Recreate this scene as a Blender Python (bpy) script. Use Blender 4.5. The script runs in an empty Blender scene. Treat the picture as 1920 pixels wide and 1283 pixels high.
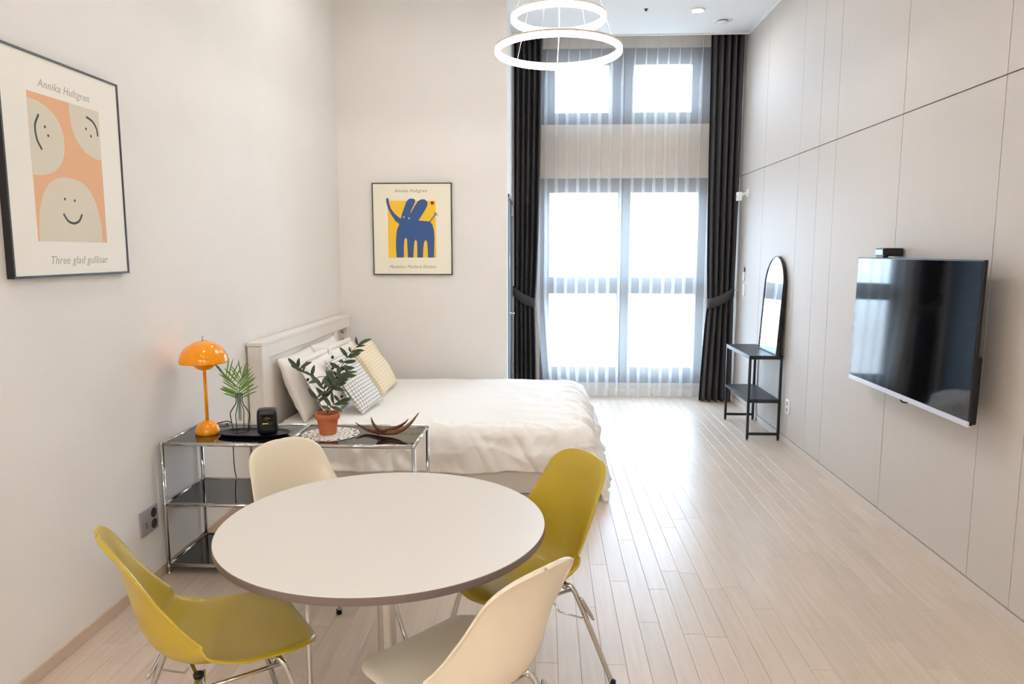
import bpy, bmesh, math, random
from mathutils import Vector, Matrix, noise
from mathutils.geometry import tessellate_polygon

random.seed(7)
R = math.radians
PI = math.pi
SC = bpy.context.scene
COL = SC.collection

# ------------------------------------------------------------------ camera, sky, exposure
cam_d = bpy.data.cameras.new('camera')
cam_d.sensor_width = 36.0
cam_d.lens = 1350.0 / 1920.0 * 36.0
cam_d.clip_start = 0.02
cam = bpy.data.objects.new('camera', cam_d)
COL.objects.link(cam)
cam.location = (0, 0, 1.6)
cam.rotation_euler = (R(90 - 7.24), 0, R(2.65))
SC.camera = cam

SKY_STRENGTH = 15.0
RING_STRENGTH = 32.0
SPOT_STRENGTH = 320.0
FILL_BAR_STRENGTH = 62.0
world = bpy.data.worlds.new('overcast_sky')
SC.world = world
world.use_nodes = True
bgn = world.node_tree.nodes['Background']
bgn.inputs[0].default_value = (0.62, 0.81, 1.0, 1)
bgn.inputs[1].default_value = SKY_STRENGTH
# overcast sky above the horizon, duller ground below it
_wt = world.node_tree
_tc = _wt.nodes.new('ShaderNodeTexCoord')
_sp = _wt.nodes.new('ShaderNodeSeparateXYZ')
_mr = _wt.nodes.new('ShaderNodeMapRange')
_mr.interpolation_type = 'SMOOTHSTEP'
_mr.inputs['From Min'].default_value = -0.10
_mr.inputs['From Max'].default_value = 0.04
_mx = _wt.nodes.new('ShaderNodeMix')
_mx.data_type = 'RGBA'
_mx.inputs[6].default_value = (0.30, 0.345, 0.38, 1)
_mx.inputs[7].default_value = (0.62, 0.81, 1.0, 1)
_wt.links.new(_tc.outputs['Generated'], _sp.inputs[0])
_wt.links.new(_sp.outputs['Z'], _mr.inputs[0])
_wt.links.new(_mr.outputs[0], _mx.inputs[0])
_wt.links.new(_mx.outputs[2], bgn.inputs[0])

SC.view_settings.view_transform = 'Standard'
SC.view_settings.look = 'None'
SC.view_settings.gamma = 1.0
SC.view_settings.use_curve_mapping = False
SC.view_settings.exposure = 0.28
try:
    SC.cycles.use_denoising = True
    SC.cycles.max_bounces = 10
    SC.cycles.diffuse_bounces = 6
    SC.cycles.transparent_max_bounces = 16
    SC.cycles.caustics_reflective = False
    SC.cycles.caustics_refractive = False
    SC.cycles.sample_clamp_indirect = 6.0
except Exception:
    pass

# ------------------------------------------------------------------ materials
def lin(c):
    return tuple((v / 255 / 12.92) if v / 255 <= 0.04045 else ((v / 255 + 0.055) / 1.055) ** 2.4 for v in c)

def mat(name, rgb, rough=0.5, metal=0.0, coat=0.0, var=0.0, vscale=6.0, stretch=(1, 1, 1), bump=0.0, bscale=80.0,
        emit=None, estr=0.0, trans=0.0, ior=1.5, sheen=0.0, subs=0.0):
    m = bpy.data.materials.new(name)
    m.use_nodes = True
    nt = m.node_tree
    b = nt.nodes['Principled BSDF']
    c = lin(rgb)
    b.inputs['Base Color'].default_value = (*c, 1)
    b.inputs['Roughness'].default_value = rough
    b.inputs['Metallic'].default_value = metal
    b.inputs['IOR'].default_value = ior
    b.inputs['Coat Weight'].default_value = coat
    b.inputs['Coat Roughness'].default_value = 0.05
    b.inputs['Transmission Weight'].default_value = trans
    b.inputs['Sheen Weight'].default_value = sheen
    if emit:
        b.inputs['Emission Color'].default_value = (*emit, 1)
        b.inputs['Emission Strength'].default_value = estr
    if var > 0 or bump > 0:
        tc = nt.nodes.new('ShaderNodeTexCoord')
        mp = nt.nodes.new('ShaderNodeMapping')
        mp.inputs['Scale'].default_value = stretch
        nt.links.new(tc.outputs['Object'], mp.inputs[0])
    if var > 0:
        n = nt.nodes.new('ShaderNodeTexNoise')
        n.inputs['Scale'].default_value = vscale
        n.inputs['Detail'].default_value = 4
        nt.links.new(mp.outputs[0], n.inputs['Vector'])
        r = nt.nodes.new('ShaderNodeValToRGB')
        r.color_ramp.elements[0].position = 0.3
        r.color_ramp.elements[1].position = 0.7
        r.color_ramp.elements[0].color = (*[v * (1 - var) for v in c], 1)
        r.color_ramp.elements[1].color = (*[min(1, v * (1 + var)) for v in c], 1)
        nt.links.new(n.outputs[0], r.inputs[0])
        nt.links.new(r.outputs[0], b.inputs['Base Color'])
    if bump > 0:
        n2 = nt.nodes.new('ShaderNodeTexNoise')
        n2.inputs['Scale'].default_value = bscale
        n2.inputs['Detail'].default_value = 5
        nt.links.new(mp.outputs[0], n2.inputs['Vector'])
        bp = nt.nodes.new('ShaderNodeBump')
        bp.inputs['Strength'].default_value = bump
        bp.inputs['Distance'].default_value = 0.01
        nt.links.new(n2.outputs[0], bp.inputs['Height'])
        nt.links.new(bp.outputs[0], b.inputs['Normal'])
    return m

def plank_mat():
    m = bpy.data.materials.new('pale_oak_plank')
    m.use_nodes = True
    nt = m.node_tree
    b = nt.nodes['Principled BSDF']
    tc = nt.nodes.new('ShaderNodeTexCoord')
    geo = nt.nodes.new('ShaderNodeNewGeometry')
    mp = nt.nodes.new('ShaderNodeMapping')
    mp.inputs['Scale'].default_value = (22, 1.3, 1)
    nt.links.new(geo.outputs['Position'], mp.inputs[0])
    n = nt.nodes.new('ShaderNodeTexNoise')
    n.inputs['Scale'].default_value = 2.2
    n.inputs['Detail'].default_value = 6
    nt.links.new(mp.outputs[0], n.inputs['Vector'])
    r = nt.nodes.new('ShaderNodeValToRGB')
    r.color_ramp.elements[0].position = 0.28
    r.color_ramp.elements[1].position = 0.72
    r.color_ramp.elements[0].color = (*lin((199, 181, 163)), 1)
    r.color_ramp.elements[1].color = (*lin((210, 193, 176)), 1)
    nt.links.new(n.outputs[0], r.inputs[0])
    # a faint tone of its own for every plank
    mulc = nt.nodes.new('ShaderNodeMix')
    mulc.data_type = 'RGBA'
    mulc.blend_type = 'MULTIPLY'
    mulc.inputs[0].default_value = 1.0
    oi = nt.nodes.new('ShaderNodeObjectInfo')
    mr = nt.nodes.new('ShaderNodeMapRange')
    mr.inputs['To Min'].default_value = 0.95
    mr.inputs['To Max'].default_value = 1.04
    nt.links.new(oi.outputs['Random'], mr.inputs[0])
    nt.links.new(r.outputs[0], mulc.inputs[6])
    nt.links.new(mr.outputs[0], mulc.inputs[7])
    nt.links.new(mulc.outputs[2], b.inputs['Base Color'])
    b.inputs['Roughness'].default_value = 0.34
    b.inputs['Specular IOR Level'].default_value = 0.55
    return m

def sheer_mat():
    m = bpy.data.materials.new('white_sheer_voile')
    m.use_nodes = True
    nt = m.node_tree
    nt.nodes.remove(nt.nodes['Principled BSDF'])
    out = nt.nodes['Material Output']
    t = nt.nodes.new('ShaderNodeBsdfTransparent')
    d = nt.nodes.new('ShaderNodeBsdfDiffuse')
    l = nt.nodes.new('ShaderNodeBsdfTranslucent')
    d.inputs[0].default_value = (0.90, 0.89, 0.88, 1)
    l.inputs[0].default_value = (0.90, 0.90, 0.91, 1)
    m1 = nt.nodes.new('ShaderNodeMixShader')
    m1.inputs[0].default_value = 0.55
    m2 = nt.nodes.new('ShaderNodeMixShader')
    m2.inputs[0].default_value = 0.27
    nt.links.new(d.outputs[0], m1.inputs[1])
    nt.links.new(l.outputs[0], m1.inputs[2])
    nt.links.new(t.outputs[0], m2.inputs[1])
    nt.links.new(m1.outputs[0], m2.inputs[2])
    nt.links.new(m2.outputs[0], out.inputs[0])
    return m

def pane_mat(name, tint, gloss=0.06):
    m = bpy.data.materials.new(name)
    m.use_nodes = True
    nt = m.node_tree
    nt.nodes.remove(nt.nodes['Principled BSDF'])
    out = nt.nodes['Material Output']
    t = nt.nodes.new('ShaderNodeBsdfTransparent')
    t.inputs[0].default_value = (*tint, 1)
    g = nt.nodes.new('ShaderNodeBsdfGlossy')
    g.inputs['Roughness'].default_value = 0.02
    mx = nt.nodes.new('ShaderNodeMixShader')
    mx.inputs[0].default_value = gloss
    nt.links.new(t.outputs[0], mx.inputs[1])
    nt.links.new(g.outputs[0], mx.inputs[2])
    nt.links.new(mx.outputs[0], out.inputs[0])
    return m

def grid_mat(name, base, line, step=0.028, width=0.09):
    m = bpy.data.materials.new(name)
    m.use_nodes = True
    nt = m.node_tree
    b = nt.nodes['Principled BSDF']
    b.inputs['Roughness'].default_value = 0.9
    tc = nt.nodes.new('ShaderNodeTexCoord')
    sp = nt.nodes.new('ShaderNodeSeparateXYZ')
    nt.links.new(tc.outputs['Object'], sp.inputs[0])
    outs = []
    for ax in (0, 1):
        d = nt.nodes.new('ShaderNodeMath'); d.operation = 'DIVIDE'; d.inputs[1].default_value = step
        f = nt.nodes.new('ShaderNodeMath'); f.operation = 'FRACT'
        l = nt.nodes.new('ShaderNodeMath'); l.operation = 'LESS_THAN'; l.inputs[1].default_value = width
        nt.links.new(sp.outputs[ax], d.inputs[0]); nt.links.new(d.outputs[0], f.inputs[0]); nt.links.new(f.outputs[0], l.inputs[0])
        outs.append(l)
    mx = nt.nodes.new('ShaderNodeMath'); mx.operation = 'MAXIMUM'
    nt.links.new(outs[0].outputs[0], mx.inputs[0]); nt.links.new(outs[1].outputs[0], mx.inputs[1])
    mc = nt.nodes.new('ShaderNodeMix'); mc.data_type = 'RGBA'
    mc.inputs[6].default_value = (*lin(base), 1); mc.inputs[7].default_value = (*lin(line), 1)
    nt.links.new(mx.outputs[0], mc.inputs[0])
    nt.links.new(mc.outputs[2], b.inputs['Base Color'])
    return m

M = {}
M['wall'] = mat('warm_white_wallpaper', (238, 234, 229), 0.85, var=0.012, vscale=3, bump=0.06, bscale=220)
M['wall_win'] = mat('beige_wallpaper', (205, 192, 178), 0.85, bump=0.05, bscale=200)
M['panel'] = mat('greige_wall_panel', (203, 195, 188), 0.6, var=0.008, vscale=5, stretch=(1, 6, 0.5), bump=0.02, bscale=120)
M['joint'] = mat('dark_panel_joint', (92, 74, 62), 0.8)
M['plank'] = plank_mat()
M['subfloor'] = mat('plank_joint', (176, 156, 138), 0.9)
M['skirting'] = mat('pale_skirting', (212, 202, 193), 0.5)
M['skirt_l'] = mat('beige_skirting', (205, 184, 164), 0.55)
M['ceiling'] = mat('white_ceiling', (238, 240, 241), 0.85, bump=0.02, bscale=150)
M['white'] = mat('white_plastic', (238, 238, 236), 0.4)
M['black'] = mat('black_plastic', (10, 10, 12), 0.38)
M['black_metal'] = mat('black_powder_coat', (20, 20, 24), 0.42, bump=0.02, bscale=300)
M['chrome'] = mat('chrome', (205, 203, 200), 0.09, metal=1.0)
M['steel'] = mat('brushed_steel', (165, 162, 160), 0.3, metal=1.0)
M['window_frame'] = mat('grey_window_frame', (92, 92, 98), 0.5)
M['pane'] = pane_mat('clear_window_glass', (0.97, 0.985, 1.0), 0.04)
M['sheer'] = sheer_mat()
M['dark_cloth'] = mat('charcoal_curtain', (64, 62, 64), 0.85)
M['door'] = mat('blue_grey_door', (122, 132, 146), 0.5)
M['table_top'] = mat('white_laminate', (224, 218, 210), 0.38)
M['table_edge'] = mat('grey_brown_edge', (112, 98, 92), 0.5)
M['yellow'] = mat('mustard_plastic', (186, 160, 46), 0.33, coat=0.1)
M['cream'] = mat('cream_plastic', (230, 218, 195), 0.33, coat=0.1)
M['smoked'] = mat('black_smoked_glass', (24, 21, 20), 0.03, ior=1.6)
M['orange'] = mat('orange_gloss_enamel', (255, 160, 0), 0.12, coat=0.25)
M['white_paint'] = mat('white_painted_wood', (238, 232, 224), 0.45)
M['linen'] = mat('white_cotton', (243, 239, 233), 0.9, bump=0.05, bscale=60)
M['mattress'] = mat('mattress_ticking', (232, 224, 214), 0.9)
M['bedbox'] = mat('taupe_bed_base', (205, 190, 172), 0.8)
M['grid_white'] = grid_mat('white_black_grid_cotton', (240, 238, 234), (66, 66, 74), 0.0255, 0.12)
M['grid_cream'] = grid_mat('cream_grid_cotton', (246, 234, 208), (222, 196, 150), 0.026, 0.12)
M['terracotta'] = mat('terracotta', (190, 110, 68), 0.8, var=0.08, vscale=20, bump=0.05)
M['soil'] = mat('soil', (50, 38, 30), 0.95, bump=0.5, bscale=90)
M['olive_leaf'] = mat('dark_olive_leaf', (62, 78, 54), 0.45, var=0.25, vscale=30)
M['olive_stem'] = mat('olive_twig', (84, 72, 52), 0.8)
M['olive'] = mat('black_olive', (34, 22, 30), 0.35)
M['palm'] = mat('palm_green', (104, 146, 58), 0.45, var=0.2, vscale=30)
M['tube_glass'] = pane_mat('test_tube_glass', (0.93, 0.96, 0.95), 0.12)
M['lace'] = mat('white_lace', (232, 226, 216), 0.9)
M['horn'] = mat('brown_carved_wood', (112, 68, 44), 0.4, var=0.35, vscale=14, stretch=(1, 4, 4))
M['paper'] = mat('cream_poster_paper', (244, 239, 228), 0.6)
M['paper_y'] = mat('ivory_poster_paper', (247, 240, 219), 0.6)
M['peach'] = mat('peach_ink', (234, 182, 140), 0.7)
M['blob'] = mat('pale_sage_ink', (224, 214, 194), 0.7)
M['ink'] = mat('dark_slate_ink', (66, 76, 76), 0.7)
M['text'] = mat('grey_text_ink', (184, 177, 169), 0.7)
M['text_dark'] = mat('brown_grey_text_ink', (150, 136, 124), 0.7)
M['yellow_ink'] = mat('yellow_ink', (250, 200, 52), 0.7)
M['blue_ink'] = mat('blue_ink', (58, 90, 146), 0.7)
M['red_ink'] = mat('red_ink', (168, 38, 22), 0.7)
M['frame_black'] = mat('black_picture_frame', (28, 24, 24), 0.4)
M['screen'] = mat('tv_screen', (5, 5, 7), 0.05, ior=1.55)
M['tv_silver'] = mat('silver_bezel', (214, 214, 224), 0.35, metal=0.3)
M['lens'] = mat('dark_blue_lens', (40, 52, 74), 0.08)
M['mirror'] = mat('mirror_glass', (236, 240, 242), 0.005, metal=1.0)
M['screen_text'] = mat('display_grey', (104, 96, 100), 0.5)
M['screen_bar'] = mat('display_yellow', (214, 196, 60), 0.5, emit=lin((214, 196, 60)), estr=0.5)
M['plate'] = mat('silver_outlet_plate', (168, 166, 170), 0.4, metal=0.35)
M['vent_dark'] = mat('vent_shadow_gap', (70, 72, 80), 0.6)
M['ring_light'] = mat('ring_diffuser', (255, 250, 242), 0.5, emit=(1.0, 0.975, 0.94), estr=RING_STRENGTH)
M['ring_body'] = mat('white_ring_body', (240, 232, 220), 0.45)
M['spot_light'] = mat('downlight_lens', (255, 250, 242), 0.5, emit=(1.0, 0.965, 0.925), estr=SPOT_STRENGTH)
M['fill_bar'] = mat('fill_bar_diffuser', (255, 250, 242), 0.5, emit=(1.0, 0.965, 0.925), estr=FILL_BAR_STRENGTH)  # glow of the unseen fill bars added behind the camera
M['wire'] = mat('fine_cable', (226, 224, 220), 0.4)
M['rubber'] = mat('black_rubber', (20, 19, 19), 0.7)

# ------------------------------------------------------------------ object helpers
def link(name, me, m=None, parent=None, smooth=False):
    o = bpy.data.objects.new(name, me)
    COL.objects.link(o)
    if m is not None and not me.materials:
        me.materials.append(M[m] if isinstance(m, str) else m)
    if smooth:
        me.polygons.foreach_set('use_smooth', [True] * len(me.polygons))
    if parent is not None:
        o.parent = parent
    return o

def tag(o, label=None, cat=None, group=None, kind=None):
    if label: o['label'] = label
    if cat: o['category'] = cat
    if group: o['group'] = group
    if kind: o['kind'] = kind
    return o

def thing(name, loc, label, cat, group=None, rz=0.0, kind=None):
    o = bpy.data.objects.new(name, None)
    COL.objects.link(o)
    o.empty_display_size = 0.05
    o.location = loc
    o.rotation_euler = (0, 0, rz)
    return tag(o, label, cat, group, kind)

class B:
    """collects shapes, then links them as one mesh object"""
    def __init__(s):
        s.v = []; s.f = []
    def add(s, v, f):
        n = len(s.v)
        s.v += [tuple(p) for p in v]
        s.f += [tuple(i + n for i in q) for q in f]
        return s
    def box(s, lo, hi, bev=0.0):
        bm = bmesh.new()
        bmesh.ops.create_cube(bm, size=1.0)
        c = [(a + b) / 2 for a, b in zip(lo, hi)]
        d = [abs(b - a) for a, b in zip(lo, hi)]
        for v in bm.verts:
            v.co = Vector((c[0] + v.co.x * d[0], c[1] + v.co.y * d[1], c[2] + v.co.z * d[2]))
        if bev > 0:
            bmesh.ops.bevel(bm, geom=list(bm.edges), offset=min(bev, min(d) * 0.45), segments=2, affect='EDGES', profile=0.7)
        bm.verts.index_update()
        s.add([v.co.copy() for v in bm.verts], [[v.index for v in f.verts] for f in bm.faces])
        bm.free()
        return s
    def tube(s, pts, r, seg=10, closed=False, flat=1.0):
        pts = [Vector(p) for p in pts]
        n = len(pts)
        rad = r if isinstance(r, (list, tuple)) else [r] * n
        rings = []
        up = None
        for i, p in enumerate(pts):
            if closed:
                t = (pts[(i + 1) % n] - pts[i - 1]).normalized()
            else:
                t = (pts[min(i + 1, n - 1)] - pts[max(i - 1, 0)]).normalized()
            if up is None:
                a = Vector((0, 0, 1)) if abs(t.z) < 0.9 else Vector((1, 0, 0))
                up = (a - t * a.dot(t)).normalized()
            else:
                up = (up - t * up.dot(t)).normalized()
            sd = t.cross(up)
            rings.append([p + (up * math.cos(2 * PI * k / seg) + sd * math.sin(2 * PI * k / seg) * flat) * rad[i] for k in range(seg)])
        v = [q for rg in rings for q in rg]
        f = []
        m = n if closed else n - 1
        for i in range(m):
            for k in range(seg):
                a = i * seg + k; b_ = i * seg + (k + 1) % seg
                j = (i + 1) % n
                f.append((a, b_, j * seg + (k + 1) % seg, j * seg + k))
        if not closed:
            f.append(tuple(range(seg - 1, -1, -1)))
            f.append(tuple((n - 1) * seg + k for k in range(seg)))
        return s.add(v, f)
    def lathe(s, prof, c=(0, 0, 0), seg=40, axis='Z'):
        v = []; f = []
        n = len(prof)
        for i, (r, z) in enumerate(prof):
            for k in range(seg):
                a = 2 * PI * k / seg
                p = (r * math.cos(a), r * math.sin(a), z)
                if axis == 'X': p = (p[2], p[0], p[1])
                if axis == 'Y': p = (p[0], p[2], p[1])
                v.append((c[0] + p[0], c[1] + p[1], c[2] + p[2]))
        for i in range(n - 1):
            for k in range(seg):
                f.append((i * seg + k, i * seg + (k + 1) % seg, (i + 1) * seg + (k + 1) % seg, (i + 1) * seg + k))
        if prof[0][0] > 1e-6: f.append(tuple(range(seg - 1, -1, -1)))
        if prof[-1][0] > 1e-6: f.append(tuple((n - 1) * seg + k for k in range(seg)))
        return s.add(v, f)
    def prism(s, poly, fn, d0, d1):
        """2D polygon (possibly concave) between two depths; fn(a, b, depth) -> point"""
        tr = tessellate_polygon([[Vector((a, b, 0)) for a, b in poly]])
        n = len(poly)
        v = [fn(a, b, d0) for a, b in poly] + [fn(a, b, d1) for a, b in poly]
        f = [tuple(t) for t in tr] + [tuple(i + n for i in reversed(t)) for t in tr]
        for i in range(n):
            j = (i + 1) % n
            f.append((i, j, n + j, n + i))
        return s.add(v, f)
    def grid(s, fn, nu, nv):
        v = [fn(i / nu, j / nv) for i in range(nu + 1) for j in range(nv + 1)]
        f = [(i * (nv + 1) + j, (i + 1) * (nv + 1) + j, (i + 1) * (nv + 1) + j + 1, i * (nv + 1) + j + 1) for i in range(nu) for j in range(nv)]
        return s.add(v, f)
    def mesh(s, name):
        me = bpy.data.meshes.new(name)
        me.from_pydata(s.v, [], s.f)
        bm = bmesh.new(); bm.from_mesh(me)
        bmesh.ops.recalc_face_normals(bm, faces=bm.faces)
        bm.to_mesh(me); bm.free()
        me.update()
        return me
    def build(s, name, m, parent=None, smooth=False):
        return link(name, s.mesh(name), m, parent, smooth)

def shade_auto(o, ang=35):
    me = o.data
    me.polygons.foreach_set('use_smooth', [True] * len(me.polygons))
    bm = bmesh.new(); bm.from_mesh(me)
    for e in bm.edges:
        if len(e.link_faces) == 2 and e.calc_face_angle(0) > R(ang):
            e.smooth = False
    bm.to_mesh(me); bm.free()
    return o

def struct(name, b, m, label=None, cat=None, smooth=False):
    o = b.build(name, m, None, smooth)
    o['kind'] = 'structure'
    if label: o['label'] = label
    return o

def copy_tree(o, parent=None):
    c = o.copy()
    COL.objects.link(c)
    c.parent = parent
    for ch in list(o.children):
        copy_tree(ch, c)
    return c

def catmull(pts, n):
    pts = [Vector(p) for p in pts]
    P = [pts[0] * 2 - pts[1]] + pts + [pts[-1] * 2 - pts[-2]]
    dense = []
    for i in range(1, len(P) - 2):
        for k in range(20):
            t = k / 20
            a, b, c, d = P[i - 1], P[i], P[i + 1], P[i + 2]
            dense.append(0.5 * ((2 * b) + (c - a) * t + (2 * a - 5 * b + 4 * c - d) * t * t + (3 * b - a - 3 * c + d) * t ** 3))
    dense.append(P[-2])
    L = [0]
    for i in range(1, len(dense)):
        L.append(L[-1] + (dense[i] - dense[i - 1]).length)
    out = []
    j = 0
    for k in range(n + 1):
        s = L[-1] * k / n
        while j < len(L) - 2 and L[j + 1] < s: j += 1
        t = (s - L[j]) / max(1e-9, L[j + 1] - L[j])
        out.append(dense[j].lerp(dense[j + 1], max(0, min(1, t))))
    return out

def lerp_tab(tab, x):
    n = len(tab)
    x = max(tab[0][0], min(tab[-1][0], x))
    i = 0
    while i < n - 2 and x > tab[i + 1][0]: i += 1
    def slope(k):
        a, b = max(0, k - 1), min(n - 1, k + 1)
        return (tab[b][1] - tab[a][1]) / (tab[b][0] - tab[a][0])
    x0, y0 = tab[i]; x1, y1 = tab[i + 1]
    h = x1 - x0; t = (x - x0) / h
    m0, m1 = slope(i) * h, slope(i + 1) * h
    return (2*t**3 - 3*t*t + 1) * y0 + (t**3 - 2*t*t + t) * m0 + (-2*t**3 + 3*t*t) * y1 + (t**3 - t*t) * m1

def text_part(body, size, name, m, parent, loc, rot, shear=0.28, extrude=0.0003, spacing=1.08):
    cu = bpy.data.curves.new(name, 'FONT')
    cu.body = body; cu.size = size; cu.shear = shear; cu.extrude = extrude
    cu.align_x = 'CENTER'; cu.align_y = 'CENTER'; cu.space_character = spacing
    cu.resolution_u = 3
    tmp = bpy.data.objects.new('tmp_text', cu)
    COL.objects.link(tmp)
    dg = bpy.context.evaluated_depsgraph_get()
    me = bpy.data.meshes.new_from_object(tmp.evaluated_get(dg))
    bpy.data.objects.remove(tmp)
    bpy.data.curves.remove(cu)
    me.materials.clear()
    o = link(name, me, m, parent)
    o.location = loc; o.rotation_euler = rot
    return o

# ------------------------------------------------------------------ the room
XL, XR = -1.89, 2.0          # left and panelled wall
YB = -3.4                    # wall behind the photographer
YP = 6.6                     # wall at the far side of the bed
XD = -0.35                   # side wall with the door
YW = 7.88                    # window wall
YC = 7.52                    # where the ceiling stops at the curtain box
ZC, ZH = 3.73, 4.0

# floor: planks running towards the window
fl = struct('floor', B().box((XL - .1, YB - .1, -0.12), (XR + .1, YW + .15, -0.004)), 'subfloor', 'pale oak plank floor')
PW = 0.0885
cr, sr = math.cos(R(2.65)), math.sin(R(2.65))
cp, sp_ = math.cos(R(7.24)), math.sin(R(7.24))
def project(x, y, z):
    dx, dy, dz = x, y, z - 1.6
    rx = dx * cr + dy * sr
    fy = -dx * sr + dy * cr
    fw = fy * cp - dz * sp_
    up = fy * sp_ + dz * cp
    if fw < 0.05: return None
    return 960 + 1350 * rx / fw, 641.5 - 1350 * up / fw, fw
planks = []
row = 0
x = XL
while x < XR - 1e-4:
    x1 = min(x + PW, XR)
    y = YB - random.random() * 0.9
    while y < YW:
        ln = 0.9 if random.random() < 0.8 else 0.6
        y0, y1 = max(y, YB), min(y + ln, YW)
        if y1 - y0 > 0.02 and not (y0 > YP and x1 < XD):
            p = project((x + x1) / 2, (y0 + y1) / 2, 0)
            vis = 0
            if p and -40 < p[0] < 1960 and 500 < p[1] < 1330:
                vis = (y1 - y0) / p[2] ** 3
            planks.append((vis, x, x1, y0, y1))
        y += ln
    x = x1
planks.sort(key=lambda t: -t[0])
plank_meshes = {}
rest = B()
def plank_shape(b, w, l):
    g, e, h = 0.0004, 0.0012, 0.0
    z0 = -0.012
    v = []
    for (zz, i) in ((z0, g), (h - e * .6, g), (h, g + e)):
        v += [(-w / 2 + i, -l / 2 + i, zz), (w / 2 - i, -l / 2 + i, zz), (w / 2 - i, l / 2 - i, zz), (-w / 2 + i, l / 2 - i, zz)]
    f = [(8, 9, 10, 11)]
    for k in (0, 4):
        for j in range(4):
            f.append((k + j, k + (j + 1) % 4, k + 4 + (j + 1) % 4, k + 4 + j))
    return v, f
for i, (vis, xa, xb, ya, yb) in enumerate(planks):
    w, l = round(xb - xa, 4), round(yb - ya, 3)
    cx, cy = (xa + xb) / 2, (ya + yb) / 2
    if i < 300 and vis > 0:
        if (w, l) not in plank_meshes:
            me = bpy.data.meshes.new('plank'); me.from_pydata(*[plank_shape(None, w, l)[0], [], plank_shape(None, w, l)[1]])
            plank_meshes[(w, l)] = me
        o = link('plank', plank_meshes[(w, l)], 'plank', fl)
        o.location = (cx, cy, 0)
    else:
        v, f = plank_shape(None, w, l)
        rest.add([(a + cx, b_ + cy, c) for a, b_, c in v], f)
o = rest.build('planks', 'plank', fl); o['kind'] = 'stuff'

# walls
struct('wall_left', B().box((XL - .12, YB - .12, 0), (XL, YP + .12, ZH)), 'wall', 'plain warm white wall behind the bed head')
wp = B().box((XL, YP, 0), (XD, YP + .06, ZH))
struct('wall_alcove', wp, 'wall', 'warm white wall that carries the blue elephant print')
# side wall with door opening
DY0, DY1, DZ = 6.74, 7.50, 2.12
sw = B()
sw.box((XD - .12, YP + .06, 0), (XD, DY0, ZH)); sw.box((XD - .12, DY1, 0), (XD, YW + .1, ZH)); sw.box((XD - .12, DY0, DZ), (XD, DY1, ZH))
struct('wall_side', sw, 'wall', 'narrow white side wall holding the door')
struct('wall_back', B().box((XL, YB - .12, 0), (XR, YB, ZH)), 'wall', 'white wall at the end facing the window')
# panelled wall: each panel its own piece, thin dark joints between them
wr = struct('wall_right', B().box((XR + .012, YB - .12, 0), (XR + .12, YW + .15, ZH)), 'joint', 'greige panelled wall with thin dark joints')
joints = [YB, -0.72, 0.2, 1.12, 2.04, 2.115 + 0.0, 3.03, 3.345, 4.262, 5.2, 5.52, 5.93, 6.85, YW + .1]
joints = [YB, -2.54, -1.62, -0.7, 0.22, 1.14, 2.1, 3.03, 3.345, 4.262, 5.2, 5.52, 5.93, 6.85, YW + .1]
for j0, j1 in zip(joints, joints[1:]):
    for z0, z1 in ((0.064, 2.36), (2.36, ZC + .15)):
        B().box((XR, j0 + .0022, z0 + .003), (XR + .0125, j1 - .0022, z1 - .003), 0.001).build('panel', 'panel', wr)
struct('baseboard_right', B().box((XR - .002, YB, 0), (XR + .02, YW, 0.06), 0.001), 'skirting', 'low pale skirting under the panelled wall')
struct('baseboard_left', B().box((XL, YB, 0), (XL + .010, YP, 0.055), 0.002), 'skirt_l', 'low beige skirting along the left wall')
struct('baseboard_alcove', B().box((XL + .01, YP - .010, 0), (XD, YP, 0.055), 0.002), 'skirt_l', 'low beige skirting behind the bed')

# ceilings
ce = B()
ce.box((XD, YB, ZC), (XR + .1, YC, ZC + .3))
struct('ceiling', ce, 'ceiling', 'white ceiling with recessed lights')
struct('ceiling_raised', B().box((XL - .1, YB, ZH), (XD, YP + .1, ZH + .05)), 'ceiling', 'raised white ceiling part over the bed')
struct('trim_1', B().box((XD, YC, ZC - .012), (XR, YC + .014, ZC + .05), .002), 'white', 'white trim edge of the curtain box')
struct('trim_2', B().box((XR - .014, YB, ZC - .016), (XR, YC, ZC), .002), 'white', 'thin white trim between ceiling and panelled wall')
struct('trim_3', B().box((XD, YC, ZC + .26), (XR + .1, YW + .15, ZC + .30)), 'ceiling', 'top of the curtain box recess')

# window wall with two openings
k = YW / 7.65
def zz(z): return 1.6 + (z - 1.6) * k
WX0, WX1 = -0.06, 1.72
LZ0, LZ1 = zz(.19), zz(2.345)
UZ0, UZ1 = zz(2.885), zz(3.64)
ww = B()
T = YW + .16
ww.box((XD - .1, YW, 0), (WX0, T, ZH)); ww.box((WX1, YW, 0), (XR + .1, T, ZH))
ww.box((WX0, YW, 0), (WX1, T, LZ0)); ww.box((WX0, YW, LZ1), (WX1, T, UZ0)); ww.box((WX0, YW, UZ1), (WX1, T, ZH))
struct('wall_window', ww, 'wall_win', 'beige wall around the two tall windows behind the sheers')

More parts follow.
